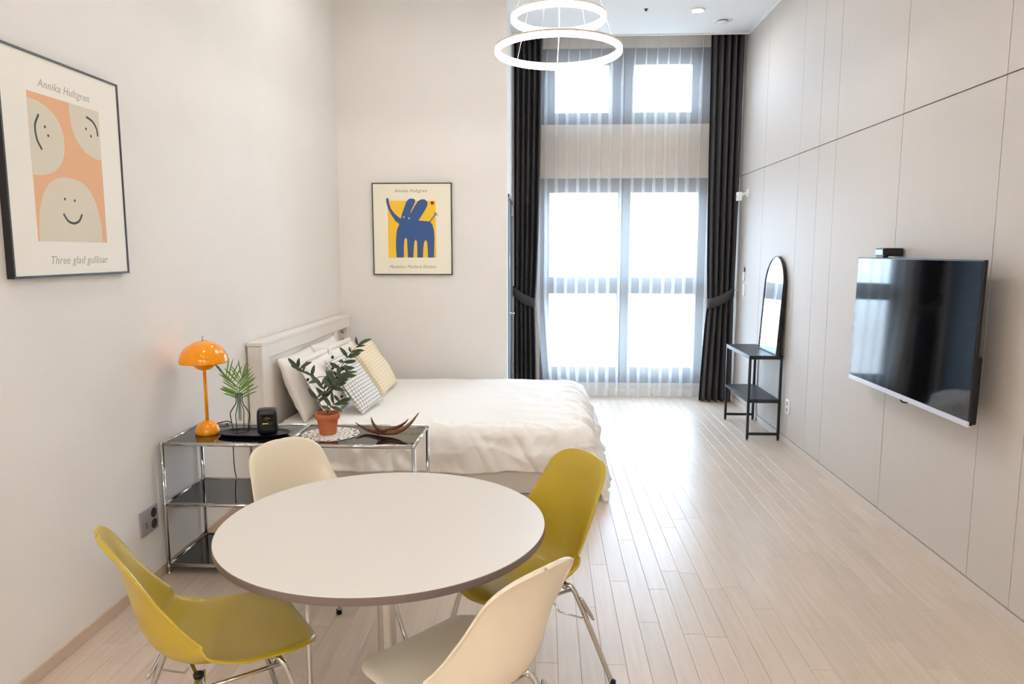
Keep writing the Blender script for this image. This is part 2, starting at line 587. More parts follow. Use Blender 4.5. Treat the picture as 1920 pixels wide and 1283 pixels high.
def window(name, x0, x1, z0, z1, panes, label):
    y0, y1 = YW + .03, YW + .11
    fr = B()
    xs = sorted(set([x0, x1] + [p[0] for p in panes] + [p[1] for p in panes]))
    gx = [(min(p[0] for p in panes if abs(p[2] - panes[0][2]) < 1e9), 0)]
    pl = sorted(set((p[0], p[1]) for p in panes)); zl = sorted(set((p[2], p[3]) for p in panes))
    root = thing(name, ((x0 + x1) / 2, YW + .07, z0), label, None)
    root['kind'] = 'structure'
    inv = root.location
    def bb(lo, hi, bev=.004):
        return B().box([a - b_ for a, b_ in zip(lo, inv)], [a - b_ for a, b_ in zip(hi, inv)], bev)
    for nm, xa, xb in [('jamb', x0, pl[0][0]), ('mullion', pl[0][1], pl[1][0]), ('jamb', pl[1][1], x1)]:
        bb((xa, y0, z0), (xb, y1, z1)).build(nm, 'window_frame', root)
    for (px0, px1) in pl:
        edges = [z0] + [e for zp in zl for e in zp] + [z1]
        for a, b_ in zip(edges[0::2], edges[1::2]):
            bb((px0, y0 + .004, a), (px1, y1 - .004, b_)).build('rail', 'window_frame', root)
        for (za, zb) in zl:
            B().box((px0 - .01 - inv[0], .02, za - .01 - inv[2]), (px1 + .01 - inv[0], .026, zb + .01 - inv[2])).build('pane', 'pane', root)
    return root
PXL, PXR = (0.04, 0.775), (0.91, 1.625)
window('window_1', WX0, WX1, LZ0, LZ1, [(*PXL, zz(.36), zz(1.145)), (*PXL, zz(1.32), zz(2.20)), (*PXR, zz(.36), zz(1.145)), (*PXR, zz(1.32), zz(2.20))],
       'tall lower window of four bright panes in grey frame')
window('window_2', WX0, WX1, UZ0, UZ1, [(0.09, 0.66, zz(3.01), zz(3.48)), (0.92, 1.525, zz(3.01), zz(3.48))],
       'upper window of two bright panes in grey frame')

# door in the side wall
dr = thing('door_1', (XD, (DY0 + DY1) / 2, 0), 'blue grey door with lever handle beside the bed', None, kind='structure')
yc = (DY0 + DY1) / 2
B().box((-.05, DY0 + .03 - yc, .01), (-.008, DY1 - .03 - yc, DZ - .03), .003).build('door_leaf', 'door', dr)
fb = B()
fb.box((-.13, DY0 - yc, 0), (.012, DY0 + .03 - yc, DZ), .002); fb.box((-.13, DY1 - .03 - yc, 0), (.012, DY1 - yc, DZ), .002)
fb.box((-.13, DY0 - yc, DZ - .03), (.012, DY1 - yc, DZ), .002)
fb.build('door_frame', 'door', dr)
hd = B(); hd.lathe([(.026, 0), (.026, .008), (.012, .010), (.011, .045), (0, .045)], (-.008, -.26, 1.0), 20, 'X')
hd.tube([(.035, -.26, 1.0), (.043, -.25, 1.0), (.046, -.22, 1.0), (.045, -.14, 1.0)], .0085, 10)
h = hd.build('lever_handle', 'steel', dr, True)
for z in (2.0, 0.36):
    hb = B(); hb.box((-.004, .325, z - .055), (.020, .36, z + .055), .003)
    for q in (-.018, .018): hb.tube([(.018, .345, z + q - .034), (.018, .345, z + q + .034)], .008, 8)
    hb.build('hinge', 'steel', dr)
B().box((-.004, -.345, 1.44), (.016, -.30, 1.56), .002).build('door_closer_plate', 'steel', dr)

# ------------------------------------------------------------------ curtains
def noise1(x, seed=0.0):
    return noise.noise(Vector((x, seed, 0.37)))

def drape(name, label, xt, zt, tie, xb, yc_, nf, amp, side):
    root = thing(name, ((xt[0] + xt[1]) / 2, yc_, 0), label, 'curtain', 'charcoal curtains at the window')
    ox, oy = root.location.x, root.location.y
    tz, tx0, tx1 = tie
    ztop = ZC + .12
    def fn(u, v):
        z = ztop * (1 - v) + 0.008 * v
        if z > tz:
            t = (z - tz) / (ztop - tz)
            e = t ** 0.45
            xl = tx0 + (xt[0] - tx0) * min(1, e * 1.02); xr = tx1 + (xt[1] - tx1) * min(1, e * 1.02)
        else:
            t = (tz - z) / tz
            e = min(1, t ** 0.6)
            xl = tx0 + (xb[0] - tx0) * e; xr = tx1 + (xb[1] - tx1) * e
        ph = 2 * PI * nf * u + 0.7 * noise1(u * 3, 3.1 + side) + 0.18 * math.sin(z * 0.9 + u * 3)
        pinch = 1 - 0.40 * math.exp(-((z - tz) / 0.16) ** 2)
        w = xr - xl
        xx = xl + w * u + 0.10 * w / nf * math.sin(ph + 1.2)
        a = amp * pinch * (0.85 + 0.4 * noise1(u * 4, side * 9.0))
        yy = yc_ + a * math.sin(ph)
        return (xx - ox, yy - oy, z)
    c = B().grid(fn, 160, 60).build('curtain_panel', 'dark_cloth', root, True)
    so = c.modifiers.new('thickness', 'SOLIDIFY'); so.thickness = 0.003
    # tieback band
    w0, w1 = tx0 - .012, tx1 + .012
    rise = 0.13
    wall_x = XD if side < 0 else XR
    hook_z = tz + rise
    pts = []
    n = 40
    for i in range(n):
        a = 2 * PI * i / n
        px = (w0 + w1) / 2 + (w1 - w0) / 2 * math.cos(a)
        py = yc_ + 0.072 * math.sin(a)
        f_ = (px - w0) / (w1 - w0)
        lift = rise * ((1 - f_) if side < 0 else f_) ** 1.4
        pts.append((px - ox, py - oy, tz - .01 + lift))
    band = B()
    v = []; f = []
    for (px, py, pz) in pts:
        v += [(px, py, pz - .055), (px, py, pz + .050)]
    for i in range(n):
        j = (i + 1) % n
        f.append((2 * i, 2 * j, 2 * j + 1, 2 * i + 1))
    band.add(v, f)
    tb = band.build('tieback', 'dark_cloth', root, True)
    so = tb.modifiers.new('thickness', 'SOLIDIFY'); so.thickness = 0.006
    hk = B()
    sx = 1 if side < 0 else -1
    hk.lathe([(.016, 0), (.016, .004), (.006, .006), (.006, .03), (0, .03)], (0, 0, 0), 14, 'X')
    o = hk.build('tieback_hook', 'white', root, True)
    o.location = (wall_x - ox, 0.0, hook_z); o.scale = (sx, 1, 1)
    return root

drape('curtain', 'dark charcoal curtain tied back beside the blue grey door', (-0.335, -0.045), 0, (1.06, -0.332, -0.115), (-0.335, -0.085), 7.64, 5, .058, -1)
drape('curtain', 'dark charcoal curtain tied back beside the panelled wall', (1.645, 1.975), 0, (1.06, 1.705, 1.962), (1.635, 1.972), 7.64, 5, .058, 1)

def sheer(label, x0, x1, nf, lean):
    root = thing('sheer_curtain', ((x0 + x1) / 2, 7.76, 0), label, 'curtain', 'white sheer curtains at the window')
    ox, oy = root.location.x, root.location.y
    ztop = ZC + .12
    W = x1 - x0
    def fn(u, v):
        z = ztop * (1 - v) + 0.02 * v
        d = max(0, ztop - .10 - z)
        op = min(1, d / 0.42)
        p = W / nf
        k_ = min(nf - 1, int(u * nf)); q = u * nf - k_
        rnd_ = noise1(k_ * 3.7 + .5, lean * 4.1)
        wb = (0.03 + 0.27 * op) * (1 + .35 * rnd_)
        if q < .5:   xx = q / .5 * 1.0; yy = -.010 * math.sin(PI * q / .5) * op
        elif q < .75: xx = 1 - wb * (q - .5) / .25; yy = .014 * math.sin(PI * (q - .5) / .5)
        else:        xx = 1 - wb * (1 - (q - .75) / .25); yy = .014 * math.sin(PI * (q - .5) / .5)
        xx = x0 + (k_ + xx) * p
        xx += .010 * op * noise1(z * .7 + k_ * 2.3, lean * 2) * (1 if z < 3 else .4)
        if lean < 0:   # drawn slightly aside where the charcoal curtain is tied
            s = max(0, 1.15 - z) / 1.15
            xx += 0.10 * s * (1 - u) ** 2
        return (xx - ox, 7.76 + yy - oy, z)
    c = B().grid(fn, nf * 16, 40).build('sheer_panel', 'sheer', root, True)
    hem = B()
    def fh(u, v):
        p = fn(u, 1.0 - v * 0.024)
        return (p[0], p[1] - .003, p[2])
    hem.grid(fh, nf * 16, 1).build('hem', 'sheer', root, True)
    return root
sheer('white sheer curtain hanging next to the door side curtain', -0.10, 0.797, 8, -1)
sheer('white sheer curtain hanging next to the panelled wall side curtain', 0.803, 1.72, 8, 1)
tr = thing('curtain_track', (0.82, 7.70, ZC + .26), 'white ceiling track of the curtains in the curtain box', 'track')
for yy in (-.06, .06):
    B().box((-1.15, yy - .012, -.03), (1.15, yy + .012, 0), .003).build('rail', 'white', tr)

# ------------------------------------------------------------------ ring pendant
pend = thing('ring_pendant', (0.07, 4.56, ZC), 'white pendant lamp of two glowing rings', 'pendant lamp')
def ring(r, dz, tilt=0.0, off=(0, 0)):
    body = B(); lt = B()
    w, hgt = .024, .042
    cut = hgt / 2 - .012
    body.lathe([(r - w / 2, cut), (r + w / 2, cut), (r + w / 2, hgt / 2), (r - w / 2, hgt / 2), (r - w / 2, cut)], (0, 0, 0), 96)
    lt.lathe([(r - w / 2 + .001, cut - .0005), (r - w / 2, -hgt / 2 + .006), (r - w / 4, -hgt / 2), (r + w / 4, -hgt / 2), (r + w / 2, -hgt / 2 + .006), (r + w / 2 - .001, cut - .0005), (r - w / 2 + .001, cut - .0005)], (0, 0, 0), 96)
    # keep the ring open: drop the cap polygons
    body.f = [q for q in body.f if len(q) == 4]
    lt.f = [q for q in lt.f if len(q) == 4]
    b_ = body.build('ring_body', 'ring_body', pend)
    b_.location = (off[0], off[1], dz); b_.rotation_euler = (tilt, 0, 0)
    l_ = lt.build('diffuser', 'ring_light', b_)
    return b_
ring(.372, 2.80 - ZC)
ring(.275, 2.99 - ZC)
canopy = B().lathe([(.0, 0), (.10, 0), (.10, -.03), (.09, -.036), (0, -.036)], (0, 0, 0), 40).build('canopy', 'white', pend)
shade_auto(canopy)
for r_, z_ in ((.372, 2.817 - ZC), (.275, 3.007 - ZC)):
    for q in range(3):
        a = 2 * PI * q / 3 + (0.25 if r_ > .3 else 0.9)
        B().tube([(0.05 * math.cos(a), 0.05 * math.sin(a), -.03), (r_ * math.cos(a), r_ * math.sin(a), z_)], .0011, 6).build('suspension_wire', 'wire', pend)
cb = B().tube(catmull([(0, 0, -.03), (.004, 0, -.3), (-.006, .002, -.58), (.006, .06, -.74), (0, .372, 2.825 - ZC)], 24), .0028, 8)
cb.build('power_cable', 'wire', pend, True)

# recessed ceiling lights, detector
def downlight(x, y, z, label):
    d = thing('downlight', (x, y, z), label, 'ceiling light', 'recessed ceiling downlights')
    shade_auto(B().lathe([(.0465, -.0012), (.0475, -.014), (.062, -.016), (.066, -.013), (.066, 0), (.0465, .0)], (0, 0, 0), 32).build('trim_ring', 'white', d))
    B().lathe([(0, -.0035), (.046, -.0035), (.046, -.001), (0, -.001)], (0, 0, 0), 32).build('lens', 'spot_light', d)
    return d
downlight(1.34, 6.80, ZC, 'lit recessed downlight in the ceiling beside the round vent')
for (dx_, dy_, zz_, where) in ((-1.0, 5.25, ZH, 'in the raised ceiling above the bed'),
                              (1.25, 0.5, ZC, 'added out of view on the panelled side'), (0.0, 0.3, ZC, 'added out of view in the middle'),  # from here on: unseen downlights added for front light
                              (-1.15, 2.6, ZH, 'added in the raised ceiling above the cream chair'), (-1.15, 0.4, ZH, 'added in the raised ceiling, out of view')):
    downlight(dx_, dy_, zz_, 'lit recessed downlight ' + where)
# added unseen soffit with fill bars, lighting surfaces that face the camera
struct('ceiling_added_soffit', B().box((XL, YB, 2.38), (XR, -0.55, 2.62), .004), 'ceiling', 'low white soffit added out of view to carry fill lights')
for (bx_, side_) in ((-0.95, 'white wall'), (0.95, 'panelled wall')):
    bl = thing('fill_bar', (bx_, -1.25, 2.38), 'long white fill light added under the unseen soffit on the side of the ' + side_, 'ceiling light', 'added fill lights under the soffit')
    B().box((-.60, -.05, -.015), (.60, .05, 0), .003).build('housing', 'white', bl)
    B().box((-.595, -.045, -.075), (.595, .045, -.015), .012).build('diffuser', 'fill_bar', bl)
vt = thing('ceiling_vent', (1.64, 7.13, ZC), 'round white ceiling vent near the curtains', 'vent')
shade_auto(B().lathe([(0.052, -.002), (.085, -.004), (.092, 0), (.06, 0)], (0, 0, 0), 36).build('vent_ring', 'white', vt))
shade_auto(B().lathe([(0, -.022), (.042, -.020), (.052, -.014), (.05, -.010), (0, -.010)], (0, 0, 0), 36).build('vent_disc', 'white', vt))
B().lathe([(0, -.009), (.048, -.009), (.05, 0), (0, 0)], (0, 0, 0), 30).build('vent_throat', 'vent_dark', vt)
B().lathe([(0, -.02), (.008, -.018), (.011, -.006), (.02, 0), (0, 0)], (0, 0, 0), 20).build('sprinkler', 'vent_dark', None, True).location = (0.88, 6.77, ZC)
tag(bpy.data.objects['sprinkler'], 'tiny dark sprinkler dot in the white ceiling', 'sprinkler')

# ------------------------------------------------------------------ round table
tb = thing('round_table', (-0.522, 2.245, 0), 'round white table with dark edge on a chrome column', 'table')
shade_auto(B().lathe([(0, .694), (.515, .694), (.524, .6955), (.5255, .699), (.5255, .7175), (.524, .7185)], (0, 0, 0), 120).build('edge_band', 'table_edge', tb), 30)
shade_auto(B().lathe([(0, .7182), (.5240, .7182), (.5236, .7200), (0, .7200)], (0, 0, 0), 120).build('tabletop', 'table_top', tb), 30)
shade_auto(B().lathe([(.031, .02), (.031, .69)], (0, 0, 0), 40).build('column', 'chrome', tb))
shade_auto(B().lathe([(0, .695), (.14, .695), (.14, .688), (.05, .682), (.03, .655)], (0, 0, 0), 40).build('top_plate', 'black_metal', tb))
shade_auto(B().lathe([(0, 0), (.235, 0), (.24, .004), (.235, .010), (.06, .020), (.034, .034), (0, .034)], (0, 0, 0), 60).build('base', 'chrome', tb))

# ------------------------------------------------------------------ shell chairs
def chair(name, shell_mat, label, group=None):
    root = thing(name, (0, 0, 0), label, 'chair', group)
    prof = catmull([(0, -.242, .408), (0, -.232, .430), (0, -.195, .445), (0, -.10, .440), (0, 0, .428), (0, .08, .424), (0, .145, .437),
                    (0, .195, .478), (0, .226, .545), (0, .246, .63), (0, .263, .71), (0, .282, .78), (0, .300, .818), (0, .312, .832)], 64)
    Wt = [(0, .206), (.15, .220), (.32, .230), (.48, .226), (.60, .211), (.75, .188), (.9, .165), (1, .152)]
    Kt = [(0, .0), (.12, .012), (.28, .040), (.45, .095), (.55, .118), (.66, .098), (.80, .052), (.92, .020), (1, .004)]
    n = len(prof) - 1
    L = sum((prof[i + 1] - prof[i]).length for i in range(n))
    NV = 28
    rows = []
    ss = [0.5 - 0.5 * math.cos(PI * i / 60) for i in range(61)]
    for s in ss:
        fi = s * n; i = min(n - 1, int(fi)); t = fi - i
        p = prof[i].lerp(prof[i + 1], t)
        tg = (prof[min(n, i + 1)] - prof[max(0, i)]).normalized()
        nrm = Vector((0, -tg.z, tg.y))          # towards the sitter
        w = lerp_tab(Wt, s)
        d0, d1 = s * L, (1 - s) * L
        def rnd(d, r, p_):
            return 1.0 if d >= r else max(0.0, 1 - (1 - d / r) ** p_) ** (1 / p_)
        w *= rnd(d0, .15, 2.7) * rnd(d1, .095, 2.5)
        w = max(w, .004)
        kk = lerp_tab(Kt, s)
        wn = lerp_tab(Wt, s)
        row = []
        for j in range(NV + 1):
            v = math.sin(PI / 2 * (2 * j / NV - 1))
            xx = v * w
            q = abs(xx) / wn
            off = kk * q ** 2.3
            # lip turned outward at the rim
            off -= 0.010 * max(0, (abs(v) - .90) / .10) ** 2
            pt = p + nrm * off
            row.append((xx, pt.y, pt.z))
        rows.append(row)
    b = B()
    v = [q for r_ in rows for q in r_]
    f = [(i * (NV + 1) + j, i * (NV + 1) + j + 1, (i + 1) * (NV + 1) + j + 1, (i + 1) * (NV + 1) + j) for i in range(60) for j in range(NV)]
    b.add(v, f)
    sh = b.build('shell', shell_mat, root, True)
    so = sh.modifiers.new('thickness', 'SOLIDIFY'); so.thickness = 0.0065; so.offset = 0
    su = sh.modifiers.new('smooth', 'SUBSURF'); su.levels = 1; su.render_levels = 1
    # chrome stacking base
    for sx in (-1, 1):
        for sy, ty, fy in ((-1, -.11, -.225), (1, .115, .265)):
            lg = B().tube(catmull([(sx * .135, ty * .9, .405), (sx * .152, ty, .397), (sx * .168, ty + .02 * sy, .372), (sx * .225, fy, .012)], 14), .0095, 12)
            lo = lg.build('leg', 'chrome', root, True)
            B().lathe([(0, 0), (.011, 0), (.012, .004), (.012, .022), (0, .022)], (sx * .2262, fy + .002 * sy, 0), 14).build('foot_cap', 'rubber', lo, True)
            B().lathe([(.012, .404), (.014, .407), (.014, .418), (0, .419)], (sx * .125, ty * .9, 0), 14).build('shock_mount', 'rubber', root, True)
        B().tube([(sx * .160, -.115, .388), (sx * .160, .12, .388)], .006, 8).build('side_rod', 'chrome', root, True)
        # elongated ganging loop lying along the rear leg
        lp = []
        for k_ in range(24):
            a = 2 * PI * k_ / 24
            along = .042 * math.cos(a) + (.012 if math.cos(a) > 0 else -.012)
            lp.append((sx * (.196 + .010 * math.sin(a)), .165 - along * .55, .318 + along * .9))
        B().tube(lp, .0045, 8, closed=True).build('ganging_loop', 'chrome', root, True)
        B().tube([(sx * .19, .15, .285), (sx * .12, .10, .292), (sx * .09, .085, .33), (sx * .085, .08, .40)], .0035, 8).build('hook_rod', 'chrome', root, True)
    for ty in (-.10, .105):
        B().tube([(-.15, ty, .396), (.15, ty, .396)], .008, 10).build('cross_rod', 'chrome', root, True)
    return root

def place(o, x, y, fx, fy):
    o.location = (x, y, 0)
    o.rotation_euler = (0, 0, math.atan2(fx, -fy))

cc = chair('shell_chair', 'cream', 'cream shell chair between the round table and the open shelf', 'shell chairs around the table')
cy_ = chair('shell_chair', 'yellow', 'mustard yellow shell chair with its back to the bed foot', 'shell chairs around the table')
place(cc, -0.845, 2.635, .77, -.64)
place(cy_, -0.092, 2.525, -.81, -.585)
c2 = copy_tree(cy_); place(c2, -0.965, 2.015, .79, .61)
c2['label'] = 'mustard yellow shell chair with its back to the wall under the outlet'
c3 = copy_tree(cc); place(c3, -0.232, 1.885, -.75, .66)
c3['label'] = 'cream shell chair with its back turned to the floor before the television'

# ------------------------------------------------------------------ chrome shelf unit
SX0, SX1, SY0, SY1 = -1.865, -0.627, 3.335, 3.735
SXM = -1.262
LV = (0.045, 0.36, 0.665)
sh = thing('shelf_unit', (SX0, SY0, 0), 'chrome tube shelf unit with black glass shelves at the bed side', 'shelf')
D = SY1 - SY0; Wd = SX1 - SX0; Md = SXM - SX0
TR = .0095
for xx in (0, Md, Wd):
    for yy in (0, D):
        B().tube([(xx, yy, .012), (xx, yy, LV[2])], TR, 12).build('post', 'chrome', sh, True)
        B().lathe([(0, 0), (.011, 0), (.013, .006), (.009, .014), (0, .014)], (xx, yy, 0), 12).build('foot', 'chrome', sh, True)
        for z in LV:
            B().lathe([(0, -.0125), (.009, -.0088), (.0125, 0), (.009, .0088), (0, .0125)], (xx, yy, z), 12).build('ball_joint', 'chrome', sh, True)
for z in LV:
    for xa, xb in ((0, Md), (Md, Wd)):
        for yy in (0, D):
            B().tube([(xa, yy, z), (xb, yy, z)], TR, 12).build('long_tube', 'chrome', sh, True)
        B().box((xa + TR, TR, z - .004), (xb - TR, D - TR, z + .003), .001).build('glass_shelf', 'smoked', sh)
    for xx in (0, Md, Wd):
        B().tube([(xx, 0, z), (xx, D, z)], TR, 12).build('cross_tube', 'chrome', sh, True)
ZT = LV[2] + .0035

# ------------------------------------------------------------------ mushroom lamp
lp = thing('table_lamp', (-1.728, 3.535, ZT), 'glossy orange mushroom table lamp with domed shade and foot', 'lamp')
shade_auto(B().lathe([(0, 0), (.058, 0), (.0605, .004), (.060, .018), (.053, .038), (.040, .054), (.022, .064), (.012, .068), (0, .069)], (0, 0, 0), 48).build('foot', 'orange', lp))
B().tube([(0, 0, .06), (0, 0, .34)], .0085, 14).build('stem', 'orange', lp, True)
shp = [(.118 * math.cos(t), .372 + .108 * math.sin(t)) for t in [PI / 2 * i / 20 for i in range(21)]]
shp = [(.114, .369), (.118, .368)] + shp
inner = [(.112 * math.cos(t), .372 + .103 * math.sin(t)) for t in [PI / 2 * (20 - i) / 20 for i in range(21)]]
o = B(); o.lathe([(max(r, 0), z) for r, z in shp], (0, 0, 0), 56)
o.lathe([(max(r, 0), z) for r, z in inner] + [(.114, .369)], (0, 0, 0), 56)
dome = o.build('lamp_shade', 'orange', lp, True)
lowp = [(.0085, .325)] + [(.062 * math.sin(t), .388 - .062 * math.cos(t)) for t in [PI / 2 * i / 14 for i in range(2, 15)]] + [(.058, .388), (0, .388)]
B().lathe(lowp, (0, 0, 0), 44).build('lower_shade', 'orange', lp, True)
B().lathe([(0, .475), (.007, .477), (.0075, .488), (.004, .492), (.0065, .498), (.004, .503), (0, .504)], (0, 0, 0), 16).build('finial', 'chrome', lp, True)
cable = catmull([(-.055, .03, .006), (-.09, .07, .005), (-.10, .12, .005), (-.04, .17, .008), (.02, .215, .010), (.028, .226, -.05), (.03, .222, -.25), (.06, .222, -.42), (.09, .20, -.58),
                 (.12, .08, -.612), (.05, .02, -.612), (-.01, .08, -.612), (.06, .14, -.612), (.14, .12, -.612)], 90)
B().tube(cable, .0028, 8).build('power_cord', 'rubber', lp, True)
pl = B(); pl.lathe([(0, 0), (.016, .002), (.019, .012), (.017, .03), (.008, .05), (0, .055)], (.155, .12, -.615), 18)
pl.build('plug', 'rubber', lp, True)

# ------------------------------------------------------------------ oval tray and what stands on it
ty = thing('tray', (-1.476, 3.515, ZT), 'black oval tray on the shelf beside the orange lamp', 'tray')
def stadium(hx, hy, n=2.6, k_=64):
    out = []
    for i in range(k_):
        a = 2 * PI * i / k_
        c, s = math.cos(a), math.sin(a)
        out.append((hx * math.copysign(abs(c) ** (2 / n), c), hy * math.copysign(abs(s) ** (2 / n), s)))
    return out
def loft(rings):
    v = []; f = []; n = len(rings[0])
    for r_ in rings: v += r_
    for i in range(len(rings) - 1):
        for k_ in range(n):
            f.append((i * n + k_, i * n + (k_ + 1) % n, (i + 1) * n + (k_ + 1) % n, (i + 1) * n + k_))
    f.append(tuple(range(n - 1, -1, -1))); f.append(tuple((len(rings) - 1) * n + k_ for k_ in range(n)))
    return v, f
rg = [[(a, b_, z) for a, b_ in stadium(.174 + e, .074 + e)] for e, z in ((-.012, .0), (0, .006), (.008, .016), (.004, .0165), (-.004, .009), (-.012, .007))]
shade_auto(B().add(*loft(rg)).build('tray_body', 'black_metal', ty))
ZY = ZT + .0072

vs = thing('wire_vase', (-1.560, 3.545, ZY), 'black wire bottle outline vase holding a glass tube', 'vase')
hr = .048
for a in (0, PI):
    s = math.cos(a)
    B().tube(catmull([(s * .040, 0, .003), (s * .046, 0, .06), (s * .050, 0, .095), (s * .036, 0, .122), (s * .018, 0, .150), (s * .016, 0, .20)], 28), .0026, 6).build('wire_side', 'black_metal', vs, True)
for a in (PI / 2, -PI / 2):
    s = math.sin(a)
    B().tube(catmull([(0, s * .040, .003), (0, s * .046, .06), (0, s * .050, .095), (0, s * .036, .122), (0, s * .018, .150), (0, s * .016, .20)], 28), .0022, 6).build('wire_side', 'black_metal', vs, True)
B().tube([(.040 * math.cos(2 * PI * i / 30), .040 * math.sin(2 * PI * i / 30), .003) for i in range(30)], .0017, 6, closed=True).build('base_ring', 'black_metal', vs, True)
B().tube([(.016 * math.cos(2 * PI * i / 24), .016 * math.sin(2 * PI * i / 24), .20) for i in range(24)], .0017, 6, closed=True).build('neck_ring', 'black_metal', vs, True)
gl = B().lathe([(0, .052), (.008, .054), (.0115, .064), (.0120, .203), (.0135, .205), (.0105, .204), (.0100, .066), (0, .058)], (0, 0, 0), 20).build('glass_tube', 'tube_glass', vs, True)

def leaf_mesh(L, w, curl=0.15, n=6):
    v = []; f = []
    for i in range(n + 1):
        t = i / n
        ww_ = w * math.sin(PI * min(1, t * .92 + .04)) ** .8 * (1 if t < 1 else .02)
        zc_ = -curl * L * t * t
        v += [(-ww_ / 2, t * L, zc_ + .10 * ww_), (0, t * L, zc_), (ww_ / 2, t * L, zc_ + .10 * ww_)]
    for i in range(n):
        for k_ in (0, 1):
            f.append((i * 3 + k_, i * 3 + k_ + 1, (i + 1) * 3 + k_ + 1, (i + 1) * 3 + k_))
    me = bpy.data.meshes.new('leaf')
    nv = len(v)
    v2 = v + [(a, b_, c - .0006) for a, b_, c in v]
    f2 = f + [tuple(reversed([q + nv for q in ff])) for ff in f]
    me.from_pydata(v2, [], f2); me.update()
    me.polygons.foreach_set('use_smooth', [True] * len(me.polygons))
    return me
def put_leaf(me, m, parent, base, d, up=(0, 0, 1), sc=1.0, roll=0.0):
    d = Vector(d).normalized(); u = Vector(up)
    xx = d.cross(u)
    if xx.length < 1e-3: xx = Vector((1, 0, 0))
    xx.normalize(); zz_ = xx.cross(d)
    mt = Matrix((xx, d, zz_)).transposed().to_4x4() @ Matrix.Rotation(roll, 4, 'Y')
    mt.translation = Vector(base)
    o = link('leaf', me, m, parent)
    o.matrix_local = mt @ Matrix.Scale(sc, 4)
    return o
pm = thing('palm_sprig', (-1.560, 3.545, ZY + .06), 'green feathery palm sprig in the wire vase', 'plant')
rng = random.Random(4)
plm = leaf_mesh(.115, .009, .10)
for (d1, n_, L_) in (((-.42, -.1, 1), 9, .20), ((.12, .1, 1), 9, .21)):
    d1 = Vector(d1)
    base = Vector((0, 0, .0)); neck = Vector((0.0, 0, .125))
    stem = catmull([base, neck, neck + d1 * L_ * .35 + Vector((0, 0, .0)), neck + d1 * L_ * .62 + Vector((d1.x * .06, 0, -.01))], 20)
    B().tube(stem, .0016, 6).build('stalk', 'palm', pm, True)
    for q in range(n_):
        p = stem[9 + int(q * 11 / n_)]
        for s in (-1, 1):
            tl = 1 - q / n_
            dd = Vector((s * (.9 * tl + .25) + d1.x * .5, rng.uniform(-.25, .25), .35 + .55 * (1 - tl) + .25 * (s > 0)))
            put_leaf(plm, 'palm', pm, p, dd, (0, -1, .4), rng.uniform(.75, 1.05), rng.uniform(-.4, .4))

sk = thing('desk_clock', (-1.405, 3.515, ZY), 'small black rounded speaker clock standing on the tray', 'clock')
bmx = B().box((-.052, -.042, 0), (.052, .042, .135), .026); 
o = bmx.build('body', 'black', sk, True)
bv = o.modifiers.new('soft', 'SUBSURF'); bv.levels = 1; bv.render_levels = 2
B().box((-.028, -.0432, .052), (.028, -.0405, .108), .0012).build('display', 'screen', sk)
B().box((-.022, -.0438, .060), (.004, -.0430, .0635)).build('display_bar', 'screen_bar', sk)
for q in range(5):
    B().box((-.016 + q * .007, -.0438, .078 + .004 * abs(q - 2)), (-.0125 + q * .007, -.0430, .097 - .003 * abs(q - 2))).build('display_mark', 'screen_text', sk)
sk.rotation_euler = (0, 0, R(18))

# ------------------------------------------------------------------ doily, pot plant, carved horns
dl = thing('doily', (-1.090, 3.545, ZT), 'round white lace doily under the terracotta pot', 'doily')
nA = 96; rr = [0.0, .03, .045, .05, .065, .072, .09, .097, .115, .122, .132, .140]
v = []; f = []
for i, r_ in enumerate(rr):
    for k_ in range(nA):
        a = 2 * PI * k_ / nA
        r2 = r_ * (1 + (.035 * abs(math.sin(a * 8)) if i >= len(rr) - 2 else 0))
        v.append((r2 * math.cos(a), r2 * math.sin(a), .0012 + .0006 * math.sin(a * 5 + i)))
for i in range(len(rr) - 1):
    for k_ in range(nA):
        hole = (i in (4, 6, 8) and (k_ + i) % 4 in (0, 1)) or (i == 2 and k_ % 6 in (0, 1, 2)) or (i == 9 and k_ % 6 in (2, 3))
        if not hole:
            f.append((i * nA + k_, i * nA + (k_ + 1) % nA, (i + 1) * nA + (k_ + 1) % nA, (i + 1) * nA + k_))
o = B().add(v, f).build('lace', 'lace', dl)
so = o.modifiers.new('thickness', 'SOLIDIFY'); so.thickness = .0012

pp = thing('potted_plant', (-1.105, 3.545, ZT + .003), 'small olive plant in a terracotta pot on the lace doily', 'plant')
shade_auto(B().lathe([(0, 0), (.040, 0), (.042, .003), (.053, .078), (.058, .078), (.061, .082), (.063, .106), (.061, .109), (.056, .108), (.053, .085), (0, .085)], (0, 0, 0), 44).build('pot', 'terracotta', pp), 40)
B().lathe([(0, .094), (.03, .096), (.055, .090)], (0, 0, 0), 24).build('soil', 'soil', pp, True)
lf = leaf_mesh(.062, .0195, .30)
branches = [
    [(0, 0, .09), (.002, 0, .17), (-.004, .0, .22)],
    [(-.004, 0, .20), (-.02, -.01, .25), (-.06, -.015, .295), (-.10, -.02, .315), (-.135, -.02, .345)],
    [(-.004, 0, .21), (.03, .01, .26), (.055, .01, .31), (.085, .01, .36), (.13, .01, .42), (.165, .01, .455)],
    [(.002, 0, .20), (.05, -.03, .27), (.085, -.04, .30), (.12, -.03, .32)],
    [(.0, 0, .11), (.03, -.02, .15), (.07, -.03, .175)],
    [(-.002, 0, .12), (-.035, -.02, .16), (-.04, -.03, .19)],
]
